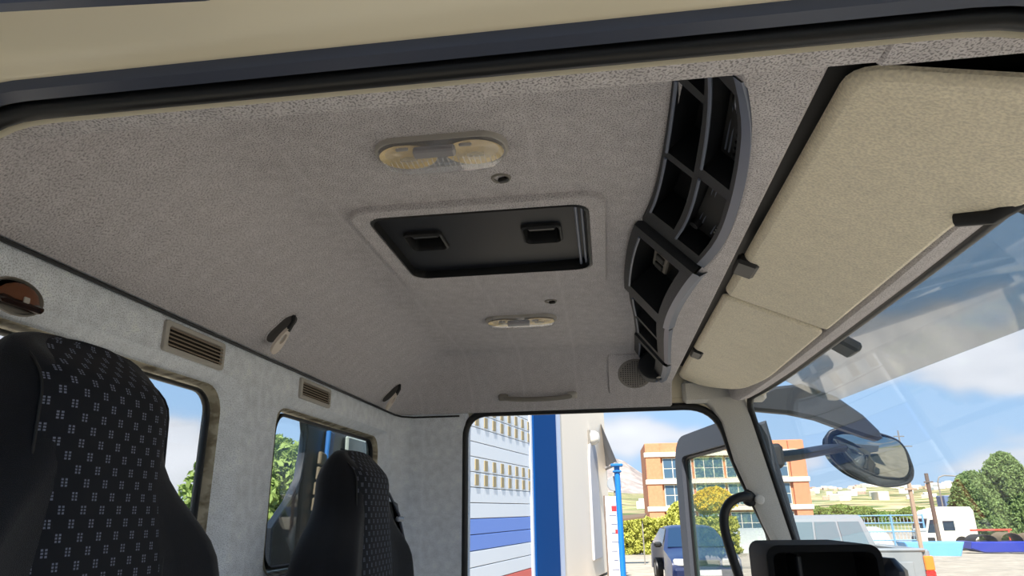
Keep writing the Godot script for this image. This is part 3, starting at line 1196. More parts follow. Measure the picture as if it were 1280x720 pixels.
func dome_lamp(label: String, x: float, z: float) -> void:
	var tf := on_ceiling(x, z)
	var root := thing("dome_lamp", label, "dome lamp", Vector3.ZERO, 0.0, "dome lamps on the headliner")
	root.transform = tf
	# local: x along, y down, z across
	var L := 0.215
	var W := 0.088
	var m := MB.new()
	var rings := []
	for l in [[1.0, 0.0], [1.0, 0.006], [0.985, 0.009], [0.955, 0.009], [0.95, 0.002]]:
		var ring := PackedVector3Array()
		for q in rr(L * l[0], W * l[0], W * l[0] * 0.46, 8): ring.append(Vector3(q.x, l[1], q.y))
		rings.append(ring)
	m.loft(rings, true, false)
	put("bezel", m, mats.pale, root)
	m = MB.new()
	var back := rr(L * 0.97, W * 0.96, W * 0.44, 8)
	m.prism(back, 0.002, Transform3D(Basis(Vector3.RIGHT, Vector3.BACK, Vector3.DOWN), Vector3(0, 0.003, 0)))
	put("base_plate", m, paint(Color(0.50, 0.48, 0.47), 0.3, 0.4), root)
	for s in [-1, 1]:
		m = MB.new()
		m.lathe([Vector2(0.0, 0.003), Vector2(0.014, 0.0035), Vector2(0.030, 0.006), Vector2(0.039, 0.011)], Transform3D(Basis(Vector3.RIGHT * 1.2, Vector3.UP, Vector3.BACK * 0.98), Vector3(s * 0.054, 0.001, -0.001)), 24)
		var rf := put("reflector", m, lamp_metal(), root)
		m = MB.new()
		m.tube([Vector3(s * 0.055 - 0.014, 0.013, 0.004), Vector3(s * 0.055, 0.013, 0.004), Vector3(s * 0.055 + 0.014, 0.013, 0.004)], [0.003, 0.0045, 0.003], 8)
		put("bulb", m, mats.bulb, rf)
	m = MB.new()
	rings = []
	for l in [[0.95, 0.008], [0.95, 0.013], [0.92, 0.019], [0.84, 0.024], [0.6, 0.0265], [0.2, 0.027]]:
		var ring := PackedVector3Array()
		for q in rr(L * l[0], W * l[0], W * l[0] * 0.46, 8): ring.append(Vector3(q.x, l[1], q.y))
		rings.append(ring)
	m.loft(rings, true, true)
	# fine ribs of the lens
	for k in 22:
		var xx := -0.088 + 0.176 * k / 21.0
		var hw := W * 0.36 * sqrt(maxf(0.0, 1.0 - pow(absf(xx) / 0.105, 4.0)))
		m.tube([Vector3(xx, 0.0245, -hw * 0.4), Vector3(xx, 0.0255, 0.1 * hw), Vector3(xx, 0.0235, hw * 0.9)], 0.0011, 4)
	put("lens", m, mats.lens, root)
	m = MB.new()
	m.box(Vector3(-0.004, 0.022, -0.030), Vector3(0.066, 0.014, 0.018), Basis(Vector3.RIGHT, -0.25), 0.003)
	put("switch", m, paint(Color(0.62, 0.61, 0.62), 0.35), root)
	for s in [-1, 1]:
		m = MB.new()
		m.box(Vector3(s * 0.050 - 0.004, 0.018, -0.037), Vector3(0.020, 0.006, 0.006), Basis(Vector3.RIGHT, -0.25), 0.002)
		put("lens_clip", m, mats.pale, root)


func lamp_metal() -> StandardMaterial3D:
	if not mats.has("reflector"):
		mats.reflector = paint(Color(0.97, 0.86, 0.58), 0.35, 0.25)
		mats.bulb = glass(Color(0.9, 0.88, 0.8), 0.4)
		mats.lens = glass(Color(0.90, 0.90, 0.92), 0.17, 0.08)
	return mats.reflector


func vent(label: String, y: float, z: float, w: float, h: float) -> void:
	var root := thing("air_vent", label, "air vent", Vector3(-0.80, y, z), PI / 2, "slatted vents under the headliner seam")
	var m := MB.new()
	# local x runs towards the door, z into the cab
	var rings := []
	for l in [[0.0, 0.0], [0.0, 0.006], [0.002, 0.008], [0.009, 0.008], [0.011, 0.005], [0.011, -0.012]]:
		var ring := PackedVector3Array()
		for q in rr(w - 2 * l[0], h - 2 * l[0], 0.006, 3): ring.append(Vector3(q.x, q.y, l[1]))
		rings.append(ring)
	m.loft(rings, true, false)
	put("frame", m, mats.pale, root)
	m = MB.new()
	m.box(Vector3(0, 0, 0.0015), Vector3(w - 0.018, h - 0.018, 0.002), Basis(), 0.0005)
	put("backing", m, paint(Color(0.16, 0.14, 0.12), 0.9), root)
	for k in 5:
		m = MB.new()
		m.box(Vector3(0, -h / 2 + 0.014 + (h - 0.028) * k / 4.0, 0.006), Vector3(w - 0.02, 0.0022, 0.007), Basis(Vector3.RIGHT, 0.5), 0.0006)
		put("slat", m, paint(Color(0.58, 0.52, 0.45), 0.6), root)


func coat_hook(label: String, x: float, z: float, s: float) -> void:
	var root := thing("coat_hook", label, "coat hook", Vector3.ZERO, 0.0, "folding coat hooks on the headliner")
	# local y out of the surface, -x downhill
	root.transform = on_ceiling(x, z)
	var m := MB.new()
	var rings := []
	for l in [[1.12, -0.001], [1.10, 0.003], [1.0, 0.003], [0.85, -0.006], [0.4, -0.010]]:
		var ring := PackedVector3Array()
		for q in rr(0.085 * s, 0.056 * s, 0.026 * s, 6): ring.append(Vector3(q.x * l[0], l[1], q.y * l[0]))
		rings.append(ring)
	m.loft([rings[0], rings[1], rings[2]], true, false)
	put("rim", m, mats.liner, root)
	m = MB.new()
	m.loft([rings[2], rings[3], rings[4]], true, true)
	put("recess", m, paint(Color(0.26, 0.24, 0.23), 0.8), root)
	m = MB.new()
	m.tube([Vector3(0.042, 0.004, -0.010) * s, Vector3(0.030, 0.016, -0.010) * s, Vector3(0.008, 0.022, -0.010) * s], [0.0050 * s, 0.0055 * s, 0.0065 * s], 8)
	put("shank", m, mats.dark, root)
	# teardrop tongue with an eye
	m = MB.new()
	var out := PackedVector2Array()
	var eye := PackedVector2Array()
	for k in 24:
		var a := TAU * k / 24
		var w := 0.017 + 0.005 * cos(a)
		out.append(Vector2(-0.018 - cos(a) * 0.034, sin(a) * w) * s)
		eye.append(Vector2(-0.018 - cos(a) * 0.013 + 0.006, sin(a) * 0.0085) * s)
	rings = []
	for l in [[eye, 0.0], [eye, 0.007], [out, 0.007], [out, 0.0], [eye, 0.0]]:
		var ring := PackedVector3Array()
		for q in l[0]:
			ring.append(Vector3(q.x, 0.020 * s + l[1] * s - q.x * 0.25, q.y - 0.010 * s))
		rings.append(ring)
	m.loft(rings, true, false)
	put("tongue", m, paint(Color(0.84, 0.79, 0.74), 0.5), root, 30.0)


func build_fittings() -> void:
	lamp_metal()
	dome_lamp("long clear dome lamp on the headliner near the open door, in front of the hatch", -0.232, -0.94)
	dome_lamp("clear dome lamp beyond the roof hatch, farther from the camera", -0.228, -1.965)
	vent("slatted pale vent nearer to the patterned front-left seat", 2.622, -1.226, 0.205, 0.058)
	vent("smaller looking slatted vent farther along the rear wall above the second window", 2.624, -1.815, 0.205, 0.055)
	coat_hook("pale folding coat hook on the headliner between the two vents", -0.735, -1.455, 1.0)
	coat_hook("coat hook near the far rear corner of the headliner", -0.742, -2.335, 1.0)
	# brown recessed lamp at the left
	var b := thing("reading_lamp", "brown half-round lamp in an oval recess at the left edge of the rear wall", "lamp", Vector3(-0.80, 2.594, -0.80), PI / 2)
	var m := MB.new()
	var rings := []
	for l in [[1.0, 0.0], [1.0, 0.004], [0.93, 0.006], [0.86, 0.002], [0.80, -0.006]]:
		var ring := PackedVector3Array()
		for k in 24: ring.append(Vector3(cos(TAU * k / 24) * 0.046 * l[0], sin(TAU * k / 24) * 0.026 * l[0], l[1]))
		rings.append(ring)
	m.loft(rings)
	put("recess", m, mats.grey, b)
	m = MB.new()
	rings = []
	for k in 9:
		var a := PI * k / 8
		var ring := PackedVector3Array()
		for j in 9:
			var e := PI * j / 8
			ring.append(Vector3(cos(a) * 0.038, -0.008 + sin(a) * sin(e) * 0.026, 0.002 + sin(a) * (0.5 - 0.5 * cos(e)) * 0.016))
		rings.append(ring)
	m.loft(rings, false, false)
	put("cover", m, paint(Color(0.42, 0.24, 0.13), 0.5), b)
	m = MB.new()
	m.box(Vector3(0, -0.011, 0.010), Vector3(0.074, 0.011, 0.016), Basis(), 0.004)
	put("bar", m, paint(Color(0.16, 0.09, 0.06), 0.25), b)
	m = MB.new()
	m.box(Vector3(0.0, -0.006, 0.019), Vector3(0.010, 0.008, 0.003), Basis(), 0.001)
	put("clip", m, mats.pale, b)
	# grab handle on the far side of the headliner
	var tf := on_ceiling(-0.238, -2.545)
	var g := thing("grab_bar", "slim grey grab bar above the far door opening", "grab bar")
	g.transform = tf
	m = MB.new()
	var path := []
	for k in 15:
		var u := k / 14.0
		path.append(Vector3(lerpf(-0.135, 0.135, u), 0.004 + 0.022 * pow(sin(PI * u), 0.45), 0.0))
	m.tube(path, 0.0095, 10, true, 0.75)
	put("grip", m, mats.grey, g)
	for s in [-1, 1]:
		m = MB.new()
		m.box(Vector3(s * 0.130, 0.007, 0.0), Vector3(0.036, 0.016, 0.026), Basis(), 0.005)
		put("mount", m, mats.pale if s > 0 else mats.grey, g)
	# speaker on the far side
	tf = on_ceiling(0.125, -2.49)
	var s := thing("speaker", "square speaker panel with round dotted grille in the far front corner", "speaker")
	s.transform = tf
	m = MB.new()
	m.prism(rr(0.19, 0.165, 0.008, 3), 0.006, Transform3D(Basis(Vector3.RIGHT, Vector3.FORWARD, Vector3.UP), Vector3(0, 0.002, 0)), 0.0015)
	put("panel", m, mats.liner, s)
	m = MB.new()
	m.lathe([Vector2(0, 0.011), Vector2(0.055, 0.0105), Vector2(0.062, 0.008), Vector2(0.064, 0.006)], Transform3D(), 36)
	var gr := put("grille", m, paint(Color(0.52, 0.50, 0.48), 0.8), s)
	m = MB.new()
	for i in range(-6, 7):
		for j in range(-6, 7):
			if i * i + j * j < 38:
				m.box(Vector3(i * 0.0085, 0.011, j * 0.0085), Vector3(0.004, 0.001, 0.004), Basis(), 0.0003)
	put("dots", m, mats.rubber, gr).set_meta("kind", "stuff")
	# small clip sockets on the headliner
	for c in [[-0.153, -1.055, "small dark clip socket on the headliner beside the nearer dome lamp"], [-0.125, -1.80, "small clip socket on the headliner between hatch and farther dome lamp"]]:
		var t := on_ceiling(c[0], c[1])
		var r := thing("clip_socket", c[2], "clip", Vector3.ZERO, 0.0)
		r.transform = t
		m = MB.new()
		m.lathe([Vector2(0.0, -0.004), Vector2(0.010, -0.004), Vector2(0.012, 0.002), Vector2(0.016, 0.003), Vector2(0.018, 0.0)], Transform3D(), 18)
		put("socket", m, mats.grey, r)
		m = MB.new()
		m.box(Vector3(0.004, 0.004, 0.0), Vector3(0.018, 0.008, 0.010), Basis(Vector3.UP, 0.3), 0.002)
		put("clip", m, mats.rubber, r)


func seat(label: String, at: Vector3, wide := 1.0) -> Node3D:
	# local: x forward, y up from the sitting height, z towards the near door
	var root := thing("seat", label, "seat", at, 0.0, "seats along the rear wall")
	var widths := [[-0.25, 0.235], [0.0, 0.245], [0.25, 0.245], [0.44, 0.240], [0.51, 0.222], [0.555, 0.188], [0.595, 0.152], [0.635, 0.128], [0.70, 0.120], [0.735, 0.117], [0.755, 0.112], [0.768, 0.102], [0.776, 0.085], [0.779, 0.06]]
	var rings := []
	var front := []
	for step in 44:
		var y := -0.25 + 1.029 * (1.0 - pow(1.0 - step / 43.0, 1.6))
		var w := curve_at(widths, y) * wide
		var bolster := smoothstep(0.63, 0.49, y)
		var cap := smoothstep(0.68, 0.779, y)
		var fx := 0.06 - 0.05 * (y - 0.2) - 0.055 * cap * cap
		var bx := -0.09 - 0.015 * (y - 0.2) + 0.05 * cap * cap
		var ring := PackedVector3Array()
		var base := rr(fx - bx, w * 2.0, minf(0.055, (fx - bx) * 0.45), 6)
		var sec := PackedVector2Array()
		for k in base.size():
			sec.append(base[k])
			if k % 7 == 6:
				for e in range(1, 8): sec.append(base[k].lerp(base[(k + 1) % base.size()], e / 8.0))
		for q in sec:
			var wing := smoothstep(0.50, 0.85, absf(q.y) / w) * bolster * 0.03
			ring.append(Vector3((fx + bx) / 2 + q.x + (wing if q.x > 0 else 0.0), y, q.y))
		rings.append(ring)
		var fw := minf(w - 0.012, 0.108 * wide)
		var line := PackedVector3Array()
		for k in 11:
			var u := -1.0 + 2.0 * k / 10.0
			var crown := 0.008 - 0.020 * pow(absf(u), 4.0) * (1.0 - bolster * 0.6)
			line.append(Vector3(fx + crown, y, u * fw))
		front.append(line)
	var m := MB.new()
	m.loft(rings)
	put("backrest", m, mats.velour, root, 70.0)
	# patterned centre panel that wraps over the top
	m = MB.new()
	var cap_line := PackedVector3Array()
	for k in 11:
		cap_line.append(Vector3(-0.055, 0.784, (-1.0 + 2.0 * k / 10.0) * 0.055))
	front.append(cap_line)
	var len := 0.0
	for i in front.size() - 1:
		var l2: float = len + front[i][5].distance_to(front[i + 1][5])
		for k in 10:
			var u0 := float(front[i][k].z) / 0.060
			var u1 := float(front[i][k + 1].z) / 0.060
			var v0 := len / 0.060
			var v1 := l2 / 0.060
			m.quad(front[i][k], front[i][k + 1], front[i + 1][k + 1], front[i + 1][k], Vector2(u0, -v0), Vector2(u1, -v0), Vector2(u1 * 1.0, -v1), Vector2(u0, -v1))
		len = l2
	put("patterned_panel", m, mats.seat_cloth, root, 70.0)
	m = MB.new()
	for s in [0, 10]:
		var path := []
		for line in front: path.append(line[s] + Vector3(0.001, 0, 0))
		m.tube(path, 0.0018, 6)
	put("piping", m, mats.black, root)
	m = MB.new()
	m.box(Vector3(0.20, -0.30, 0.0), Vector3(0.48, 0.14, 0.46), Basis(), 0.05)
	put("cushion", m, mats.velour, root)
	m = MB.new()
	m.box(Vector3(0.16, -0.52, 0.0), Vector3(0.36, 0.30, 0.30), Basis(), 0.02)
	put("pedestal", m, mats.dark, root)
	return root


func build_seats() -> void:
	seat("dark navy seat with a pale dotted pattern, largest at the left edge of the photo", Vector3(-0.655, 1.742, -0.81), 1.09)
	seat("dark navy seat with dotted pattern in front of the farther rear window", Vector3(-0.655, 1.685, -1.86), 1.22)
	# belt beside the farther seat
	var b := thing("seat_belt", "grey seat belt with a pale guide hanging beside the farther seat", "seat belt")
	var m := MB.new()
	var pts := [Vector3(-0.64, 2.36, -2.035), Vector3(-0.61, 2.30, -2.045), Vector3(-0.60, 2.20, -2.10), Vector3(-0.585, 2.08, -2.17), Vector3(-0.54, 1.75, -2.26)]
	var rings := []
	for p in pts:
		rings.append(PackedVector3Array([p + Vector3(-0.01, 0, -0.024), p + Vector3(-0.006, 0.001, -0.024), p + Vector3(0.004, 0.001, 0.024), p + Vector3(0, 0, 0.024)]))
	m.loft(rings)
	put("webbing", m, paint(Color(0.15, 0.17, 0.22), 0.85), b)
	m = MB.new()
	m.box(Vector3(-0.625, 2.27, -2.05), Vector3(0.02, 0.13, 0.075), Basis(Vector3.BACK, 0.2), 0.008)
	put("housing", m, mats.black, b)
	m = MB.new()
	m.box(Vector3(-0.608, 2.285, -2.045), Vector3(0.012, 0.014, 0.062), Basis(Vector3.BACK, 0.3), 0.004)
	put("guide", m, paint(Color(0.50, 0.53, 0.58), 0.4), b)


# a point on the garage wall: s metres along it, o metres proud of it
func on_wall(s: float, y: float, o := 0.0) -> Vector3:
	return Vector3(-2.264 + 0.174 * s + 0.985 * o, y, -11.588 - 0.985 * s + 0.174 * o)


func ground_y(x: float, z: float) -> float:
	var d := Vector2(x, z).length()
	return 0.5 - 0.62 * smoothstep(14.0, 42.0, d) - 0.42 * smoothstep(42.0, 54.0, d)


func build_outside() -> void:
	var m := MB.new()
	var radii := [0.0, 6.0, 12.0, 16.0, 20.0, 25.0, 30.0, 36.0, 42.0, 48.0, 54.0, 70.0, 100.0]
	var rings := []
	for r in radii:
		var ring := PackedVector3Array()
		for k in 48:
			var p := Vector2(cos(TAU * k / 48), sin(TAU * k / 48)) * maxf(r, 0.01)
			ring.append(Vector3(p.x, ground_y(p.x, p.y), p.y))
		rings.append(ring)
	m.loft(rings, true, false)
	struct("ground", m, grained(Color(0.56, 0.525, 0.465), Color(0.62, 0.585, 0.525), 6.0, 0.03, 0.2, 0.8, 0.0, 0.95, 0.25, 4), "pale dusty concrete yard round the truck", "yard")
	# box trailer parked alongside, behind the camera, whose shade lies on the yard beside the cab
	var nb := thing("box_trailer", "tall grey box trailer parked alongside the open door, behind the camera", "trailer", Vector3(-5.0, 0.5, 3.8))
	m = MB.new()
	m.box(Vector3(0, 2.05, 0.6), Vector3(13.0, 2.2, 2.4), Basis(), 0.03)
	put("box", m, paint(Color(0.72, 0.72, 0.72), 0.6), nb)
	m = MB.new()
	m.box(Vector3(0, 0.85, 0.6), Vector3(12.6, 0.2, 1.2), Basis(), 0.02)
	put("chassis", m, mats.dark, nb)
	for x in [-5.0, -3.7, 4.5]:
		m = MB.new()
		m.lathe([Vector2(0, 0.12), Vector2(0.3, 0.12), Vector2(0.5, 0.1), Vector2(0.52, 0.0), Vector2(0.5, -0.12), Vector2(0, -0.12)], Transform3D(Basis(Vector3.RIGHT, Vector3.BACK, Vector3.DOWN), Vector3(x, 0.52, -0.3)), 20)
		put("wheel", m, mats.rubber, nb)
	build_hills()
	build_garage()
	build_brick()
	build_yard()
	build_vehicles()
	build_mirror()
	build_trees()


func build_hills() -> void:
	# land beyond the yard: height profiles over the compass, seen from the cab
	var n := noise(FastNoiseLite.TYPE_SIMPLEX, 0.9, 5, 5)
	var m := MB.new()
	var rings := []
	for l in [[98.0, 0.0], [180.0, 0.02], [320.0, 0.10], [520.0, 0.25], [760.0, 0.48], [1050.0, 0.78], [1300.0, 1.0], [1500.0, 0.92]]:
		var ring := PackedVector3Array()
		for k in 180:
			var a := TAU * k / 180
			var d := Vector2(cos(a), sin(a))
			var top := 31.0 + 9.0 * n.get_noise_2d(d.x * 3, d.y * 3) + 4.0 * n.get_noise_2d(d.x * 14, d.y * 14)
			var y: float = -0.54 + top * l[1] + 5.0 * l[1] * n.get_noise_2d(d.x * l[0] * 0.02, d.y * l[0] * 0.02)
			ring.append(Vector3(d.x * l[0], y, d.y * l[0]))
		rings.append(ring)
	m.loft(rings, true, false)
	var land := grained(Color(0.30, 0.36, 0.16), Color(0.66, 0.60, 0.44), 420.0, 0.02, 0.35, 0.62, 0.0, 1.0, 0.5, 4, 8)
	struct("terrain", m, land, "green and straw coloured land rising to low hills on the horizon", "hills", self, 80.0)
	# higher bare mountain seen between the garage and the brick building
	m = MB.new()
	rings = []
	for i in 9:
		var ring := PackedVector3Array()
		for k in 41:
			var u := k / 40.0
			var x := lerpf(-900, 420, u)
			var hh := 165.0 * exp(-pow((x + 120) / 420.0, 2)) + 26.0 * n.get_noise_2d(x * 0.004, 3.0)
			var w := i / 8.0
			ring.append(Vector3(x, hh * w + 14.0 * w * n.get_noise_2d(x * 0.01, i * 0.7), -1650.0 - 500.0 * w))
		rings.append(ring)
	m.loft(rings, false, false)
	struct("mountain", m, grained(Color(0.52, 0.48, 0.46), Color(0.66, 0.61, 0.57), 500.0, 0.03, 0.3, 0.7, 0.0, 1.0, 0.3, 4, 15), "bare brownish mountain behind the garage canopy", "mountain", self, 80.0)
	# far town: small pale houses scattered over the slopes
	var rng := RandomNumberGenerator.new()
	rng.seed = 11
	m = MB.new()
	m.tinted = true
	for i in 520:
		var a := rng.randf_range(0.05, 1.15)
		var r := rng.randf_range(330, 1240)
		if rng.randf() < 0.5: r = rng.randf_range(900, 1270)
		var x := sin(a) * r
		var z := -cos(a) * r
		var ang := fposmod(atan2(z, x), TAU)
		var d := Vector2(cos(ang), sin(ang))
		var top := 31.0 + 9.0 * n.get_noise_2d(d.x * 3, d.y * 3) + 4.0 * n.get_noise_2d(d.x * 14, d.y * 14)
		var f := curve_at([[98.0, 0.0], [180.0, 0.02], [320.0, 0.10], [520.0, 0.25], [760.0, 0.48], [1050.0, 0.78], [1300.0, 1.0]], r)
		var y := -0.54 + top * f
		var s := rng.randf_range(2.5, 6.0)
		m.tint = [Color(0.75, 0.72, 0.66), Color(0.62, 0.55, 0.48), Color(0.80, 0.80, 0.78), Color(0.55, 0.35, 0.26)][rng.randi() % 4]
		m.box(Vector3(x, y + s * 0.3, z), Vector3(s * rng.randf_range(1.0, 2.2), s * 0.9, s), Basis(Vector3.UP, rng.randf() * 3.0), 0.3)
	var tm := paint(Color.WHITE, 0.9)
	tm.vertex_color_use_as_albedo = true
	tag(put("town", m, tm), "far town of tiny pale houses scattered over the hills beyond the yard", "town", "", "stuff")


func build_garage() -> void:
	var along := Basis(Vector3(0.174, 0, -0.985), Vector3.UP, Vector3(0.985, 0, 0.174))
	var root := thing("garage_building", "garage building with cream wall seen through the far door opening", "garage")
	var m := MB.new()
	m.box(on_wall(10.15, 3.6, -0.46), Vector3(6.9, 6.4, 0.8), along, 0.02)
	m.box(on_wall(5.4, 7.2, -0.9), Vector3(15.4, 1.6, 1.4), along, 0.02)
	put("wall", m, paint(Color(0.95, 0.90, 0.83), 0.9), root)
	m = MB.new()
	m.box(on_wall(5.05, 3.6, -0.12), Vector3(2.15, 6.4, 0.24), along, 0.03)
	put("pillar", m, paint(Color(0.03, 0.27, 0.52), 0.8, 0.0, 0.2), root)
	for q in [[3.88, 0.16], [6.42, 0.5]]:
		m = MB.new()
		m.box(on_wall(q[0], 3.6, -0.13), Vector3(q[1], 6.4, 0.22), along, 0.02)
		put("pillar_trim", m, paint(Color(0.78, 0.82, 0.90), 0.7), root)
	# sectional shutter, one mesh per slat
	var sh := thing("roller_shutter", "white garage shutter with blue and red slats and rows of tan windows", "shutter")
	var white := paint(Color(0.86, 0.88, 0.90), 0.6)
	var blue := paint(Color(0.42, 0.55, 0.84), 0.6)
	var red := paint(Color(0.84, 0.40, 0.36), 0.6)
	var tan := paint(Color(0.58, 0.52, 0.38), 0.5)
	m = MB.new()
	m.box(on_wall(0.8, 3.2, -0.14), Vector3(6.6, 5.6, 0.05), along, 0.005)
	put("backing", m, paint(Color(0.35, 0.36, 0.38), 0.7), sh)
	for k in range(-7, 14):
		var y := 2.2 + 0.256 * k + 0.128
		var sm := MB.new()
		sm.box(on_wall(0.68, y, -0.08), Vector3(6.2, 0.243, 0.05), along, 0.006)
		var mt := white
		if k in [-1, -2]: mt = blue
		if k in [-5, -6]: mt = red
		var sl := put("slat", sm, mt, sh)
		if k in [2, 3, 6, 7, 10, 11]:
			var pm := MB.new()
			for i in 14:
				pm.box(on_wall(-2.35 + 0.47 * i, y, -0.05), Vector3(0.17, 0.185, 0.02), along, 0.004)
			put("window_row", pm, tan, sl).set_meta("kind", "stuff")
	# lamp on the wall
	var lp := thing("wall_lamp", "small round lamp high on the cream garage wall", "lamp")
	m = MB.new()
	m.lathe([Vector2(0.0, 0.34), Vector2(0.14, 0.30), Vector2(0.22, 0.18), Vector2(0.24, 0.04), Vector2(0.24, 0.0)], Transform3D(Basis(along.x, along.z, along.y), on_wall(10.75, 4.50, -0.06)), 20)
	put("globe", m, paint(Color(0.80, 0.78, 0.74), 0.3), lp)
	m = MB.new()
	m.box(on_wall(10.75, 4.50, -0.03), Vector3(0.56, 0.5, 0.08), along, 0.03)
	put("base", m, mats.grey, lp)
	# pale grey duct with an arched top
	m = MB.new()
	var arch := PackedVector2Array([Vector2(-0.55, 0.0), Vector2(0.75, 0.0), Vector2(0.75, 2.6)])
	for k in 9:
		arch.append(Vector2(0.10 + cos(PI * k / 16.0) * 0.65, 2.6 + sin(PI * k / 16.0) * 0.9))
	arch.append(Vector2(-0.35, 3.45)); arch.append(Vector2(-0.55, 3.0))
	m.prism(arch, 0.07, Transform3D(along, on_wall(10.85, 0.9, -0.06)), 0.02)
	tag(put("wall_duct", m, paint(Color(0.72, 0.72, 0.74), 0.7)), "pale grey arched duct panel on the cream garage wall below the round lamp", "duct")
	# canopy and its blue pole
	var cp := thing("canopy", "grey corrugated canopy at the end of the garage wall", "canopy")
	m = MB.new()
	var P1 := Vector3(-0.25, 5.75, -25.2)
	var P2 := Vector3(0.36, 3.70, -21.9)
	var P3 := Vector3(-0.75, 3.75, -31.5)
	var P4 := Vector3(-1.3, 5.8, -34.5)
	var rings := []
	for i in 33:
		var u := i / 32.0
		var a := P1.lerp(P4, u)
		var b := P2.lerp(P3, u)
		var up := Vector3(0, 0.05 * absf(sin(u * PI * 8)), 0)
		rings.append(PackedVector3Array([a + up, b + up, b + up + Vector3(0, 0.02, 0), a + up + Vector3(0, 0.02, 0)]))
	m.loft(rings)
	put("corrugated_sheet", m, paint(Color(0.50, 0.52, 0.56), 0.6), cp, 30.0)
	m = MB.new()
	m.tube([P2 + Vector3(0, -0.03, 0), P3 + Vector3(0, -0.03, 0)], 0.05, 8)
	put("edge_beam", m, paint(Color(0.45, 0.46, 0.5), 0.5), cp)
	var pl := thing("blue_pole", "blue steel pole carrying the canopy beside the sign board", "pole")
	m = MB.new()
	m.tube([Vector3(0.33, 0.4, -21.2), Vector3(0.33, 3.6, -21.2)], 0.085, 12)
	put("post", m, paint(Color(0.06, 0.42, 0.72), 0.45), pl)
	m = MB.new()
	m.box(Vector3(0.33, 3.58, -21.2), Vector3(0.36, 0.08, 0.36), Basis(), 0.02)
	m.box(Vector3(0.33, 3.40, -21.2), Vector3(0.26, 0.06, 0.26), Basis(), 0.02)
	put("head_plate", m, paint(Color(0.10, 0.40, 0.66), 0.45), pl)
	# round sign seen from behind
	var ds := thing("round_sign", "round grey traffic sign seen from behind next to the blue pole", "sign")
	m = MB.new()
	m.lathe([Vector2(0.0, 0.02), Vector2(0.225, 0.02), Vector2(0.235, 0.0), Vector2(0.225, -0.02), Vector2(0.0, -0.02)], Transform3D(Basis(Vector3.RIGHT, Vector3.BACK, Vector3.DOWN), Vector3(0.25, 3.12, -23.1)), 32)
	put("disc", m, paint(Color(0.56, 0.58, 0.60), 0.5), ds)
	m = MB.new()
	m.tube([Vector3(0.25, 0.0, -23.15), Vector3(0.25, 3.3, -23.15)], 0.03, 8)
	put("post", m, mats.grey, ds)
	# sign board with a red mark and lines of small print
	var sb := thing("sign_board", "white sign board with red mark and small printed lines beside the blue pole", "sign", Vector3(0.15, 0.4, -21.6))
	m = MB.new()
	m.box(Vector3(0, 1.15, 0), Vector3(0.46, 2.3, 0.06), Basis(), 0.01)
	put("board", m, paint(Color(0.86, 0.86, 0.88), 0.5), sb)
	m = MB.new()
	for s in [-1, 1]:
		m.box(Vector3(s * 0.245, 1.15, 0), Vector3(0.05, 2.36, 0.09), Basis(), 0.01)
	put("frame", m, paint(Color(0.42, 0.36, 0.32), 0.6), sb)
	m = MB.new()
	m.box(Vector3(0.03, 1.95, 0.034), Vector3(0.15, 0.16, 0.012), Basis(), 0.01)
	put("red_mark", m, paint(Color(0.82, 0.16, 0.18), 0.5), sb)
	m = MB.new()
	m.box(Vector3(0.08, 1.30, 0.034), Vector3(0.10, 0.12, 0.012), Basis(), 0.01)
	put("red_mark", m, paint(Color(0.82, 0.16, 0.18), 0.5), sb)
	m = MB.new()
	for k in 7:
		m.box(Vector3(-0.02 + 0.03 * (k % 2), 1.76 - 0.25 * k, 0.034), Vector3(0.22 - 0.05 * (k % 3), 0.03, 0.008), Basis(), 0.002)
	put("print_lines", m, paint(Color(0.40, 0.42, 0.50), 0.6), sb).set_meta("kind", "stuff")


func build_brick() -> void:
	var root := thing("brick_building", "orange brick building with large windows and white bands behind the parked blue car", "building", Vector3(4.4, -0.6, -78.0))
	var orange := grained(Color(0.72, 0.46, 0.33), Color(0.78, 0.53, 0.39), 2.0, 0.09, 0.3, 0.7, 0.0, 0.9, 0.1, 2, 6)
	var white := paint(Color(0.82, 0.80, 0.74), 0.8)
	var m := MB.new()
	m.box(Vector3(8.4, 4.95, -5.2), Vector3(16.8, 9.9, 9.6), Basis(), 0.03)
	put("wall", m, orange, root)
	for yy in [8.62, 5.75, 2.95]:
		m = MB.new()
		m.box(Vector3(8.4, yy, -0.22), Vector3(17.1, 0.5, 0.7), Basis(), 0.04)
		put("band", m, white, root)
	for x in [0.8, 16.0]:
		m = MB.new()
		m.box(Vector3(x, 4.9, -0.25), Vector3(1.6, 9.8, 0.5), Basis(), 0.03)
		put("brick_pier", m, orange, root)
	var gl := paint(Color(0.30, 0.40, 0.48), 0.08, 0.25)
	for r in 3:
		for c in 4:
			var w := 3.1
			var x := 3.35 + c * 3.35
			var y: float = [7.15, 4.35, 1.45][r]
			var f := MB.new()
			f.box(Vector3(x, y, -0.33), Vector3(w, 2.2, 0.14), Basis(), 0.02)
			var fr := put("window_frame", f, white, root)
			for i in 3:
				for j in 2:
					var p := MB.new()
					p.box(Vector3(x + (i - 1) * 1.0, y + (j - 0.5) * 1.05, -0.25), Vector3(0.92, 0.97, 0.05), Basis(), 0.01)
					put("pane", p, gl, fr)


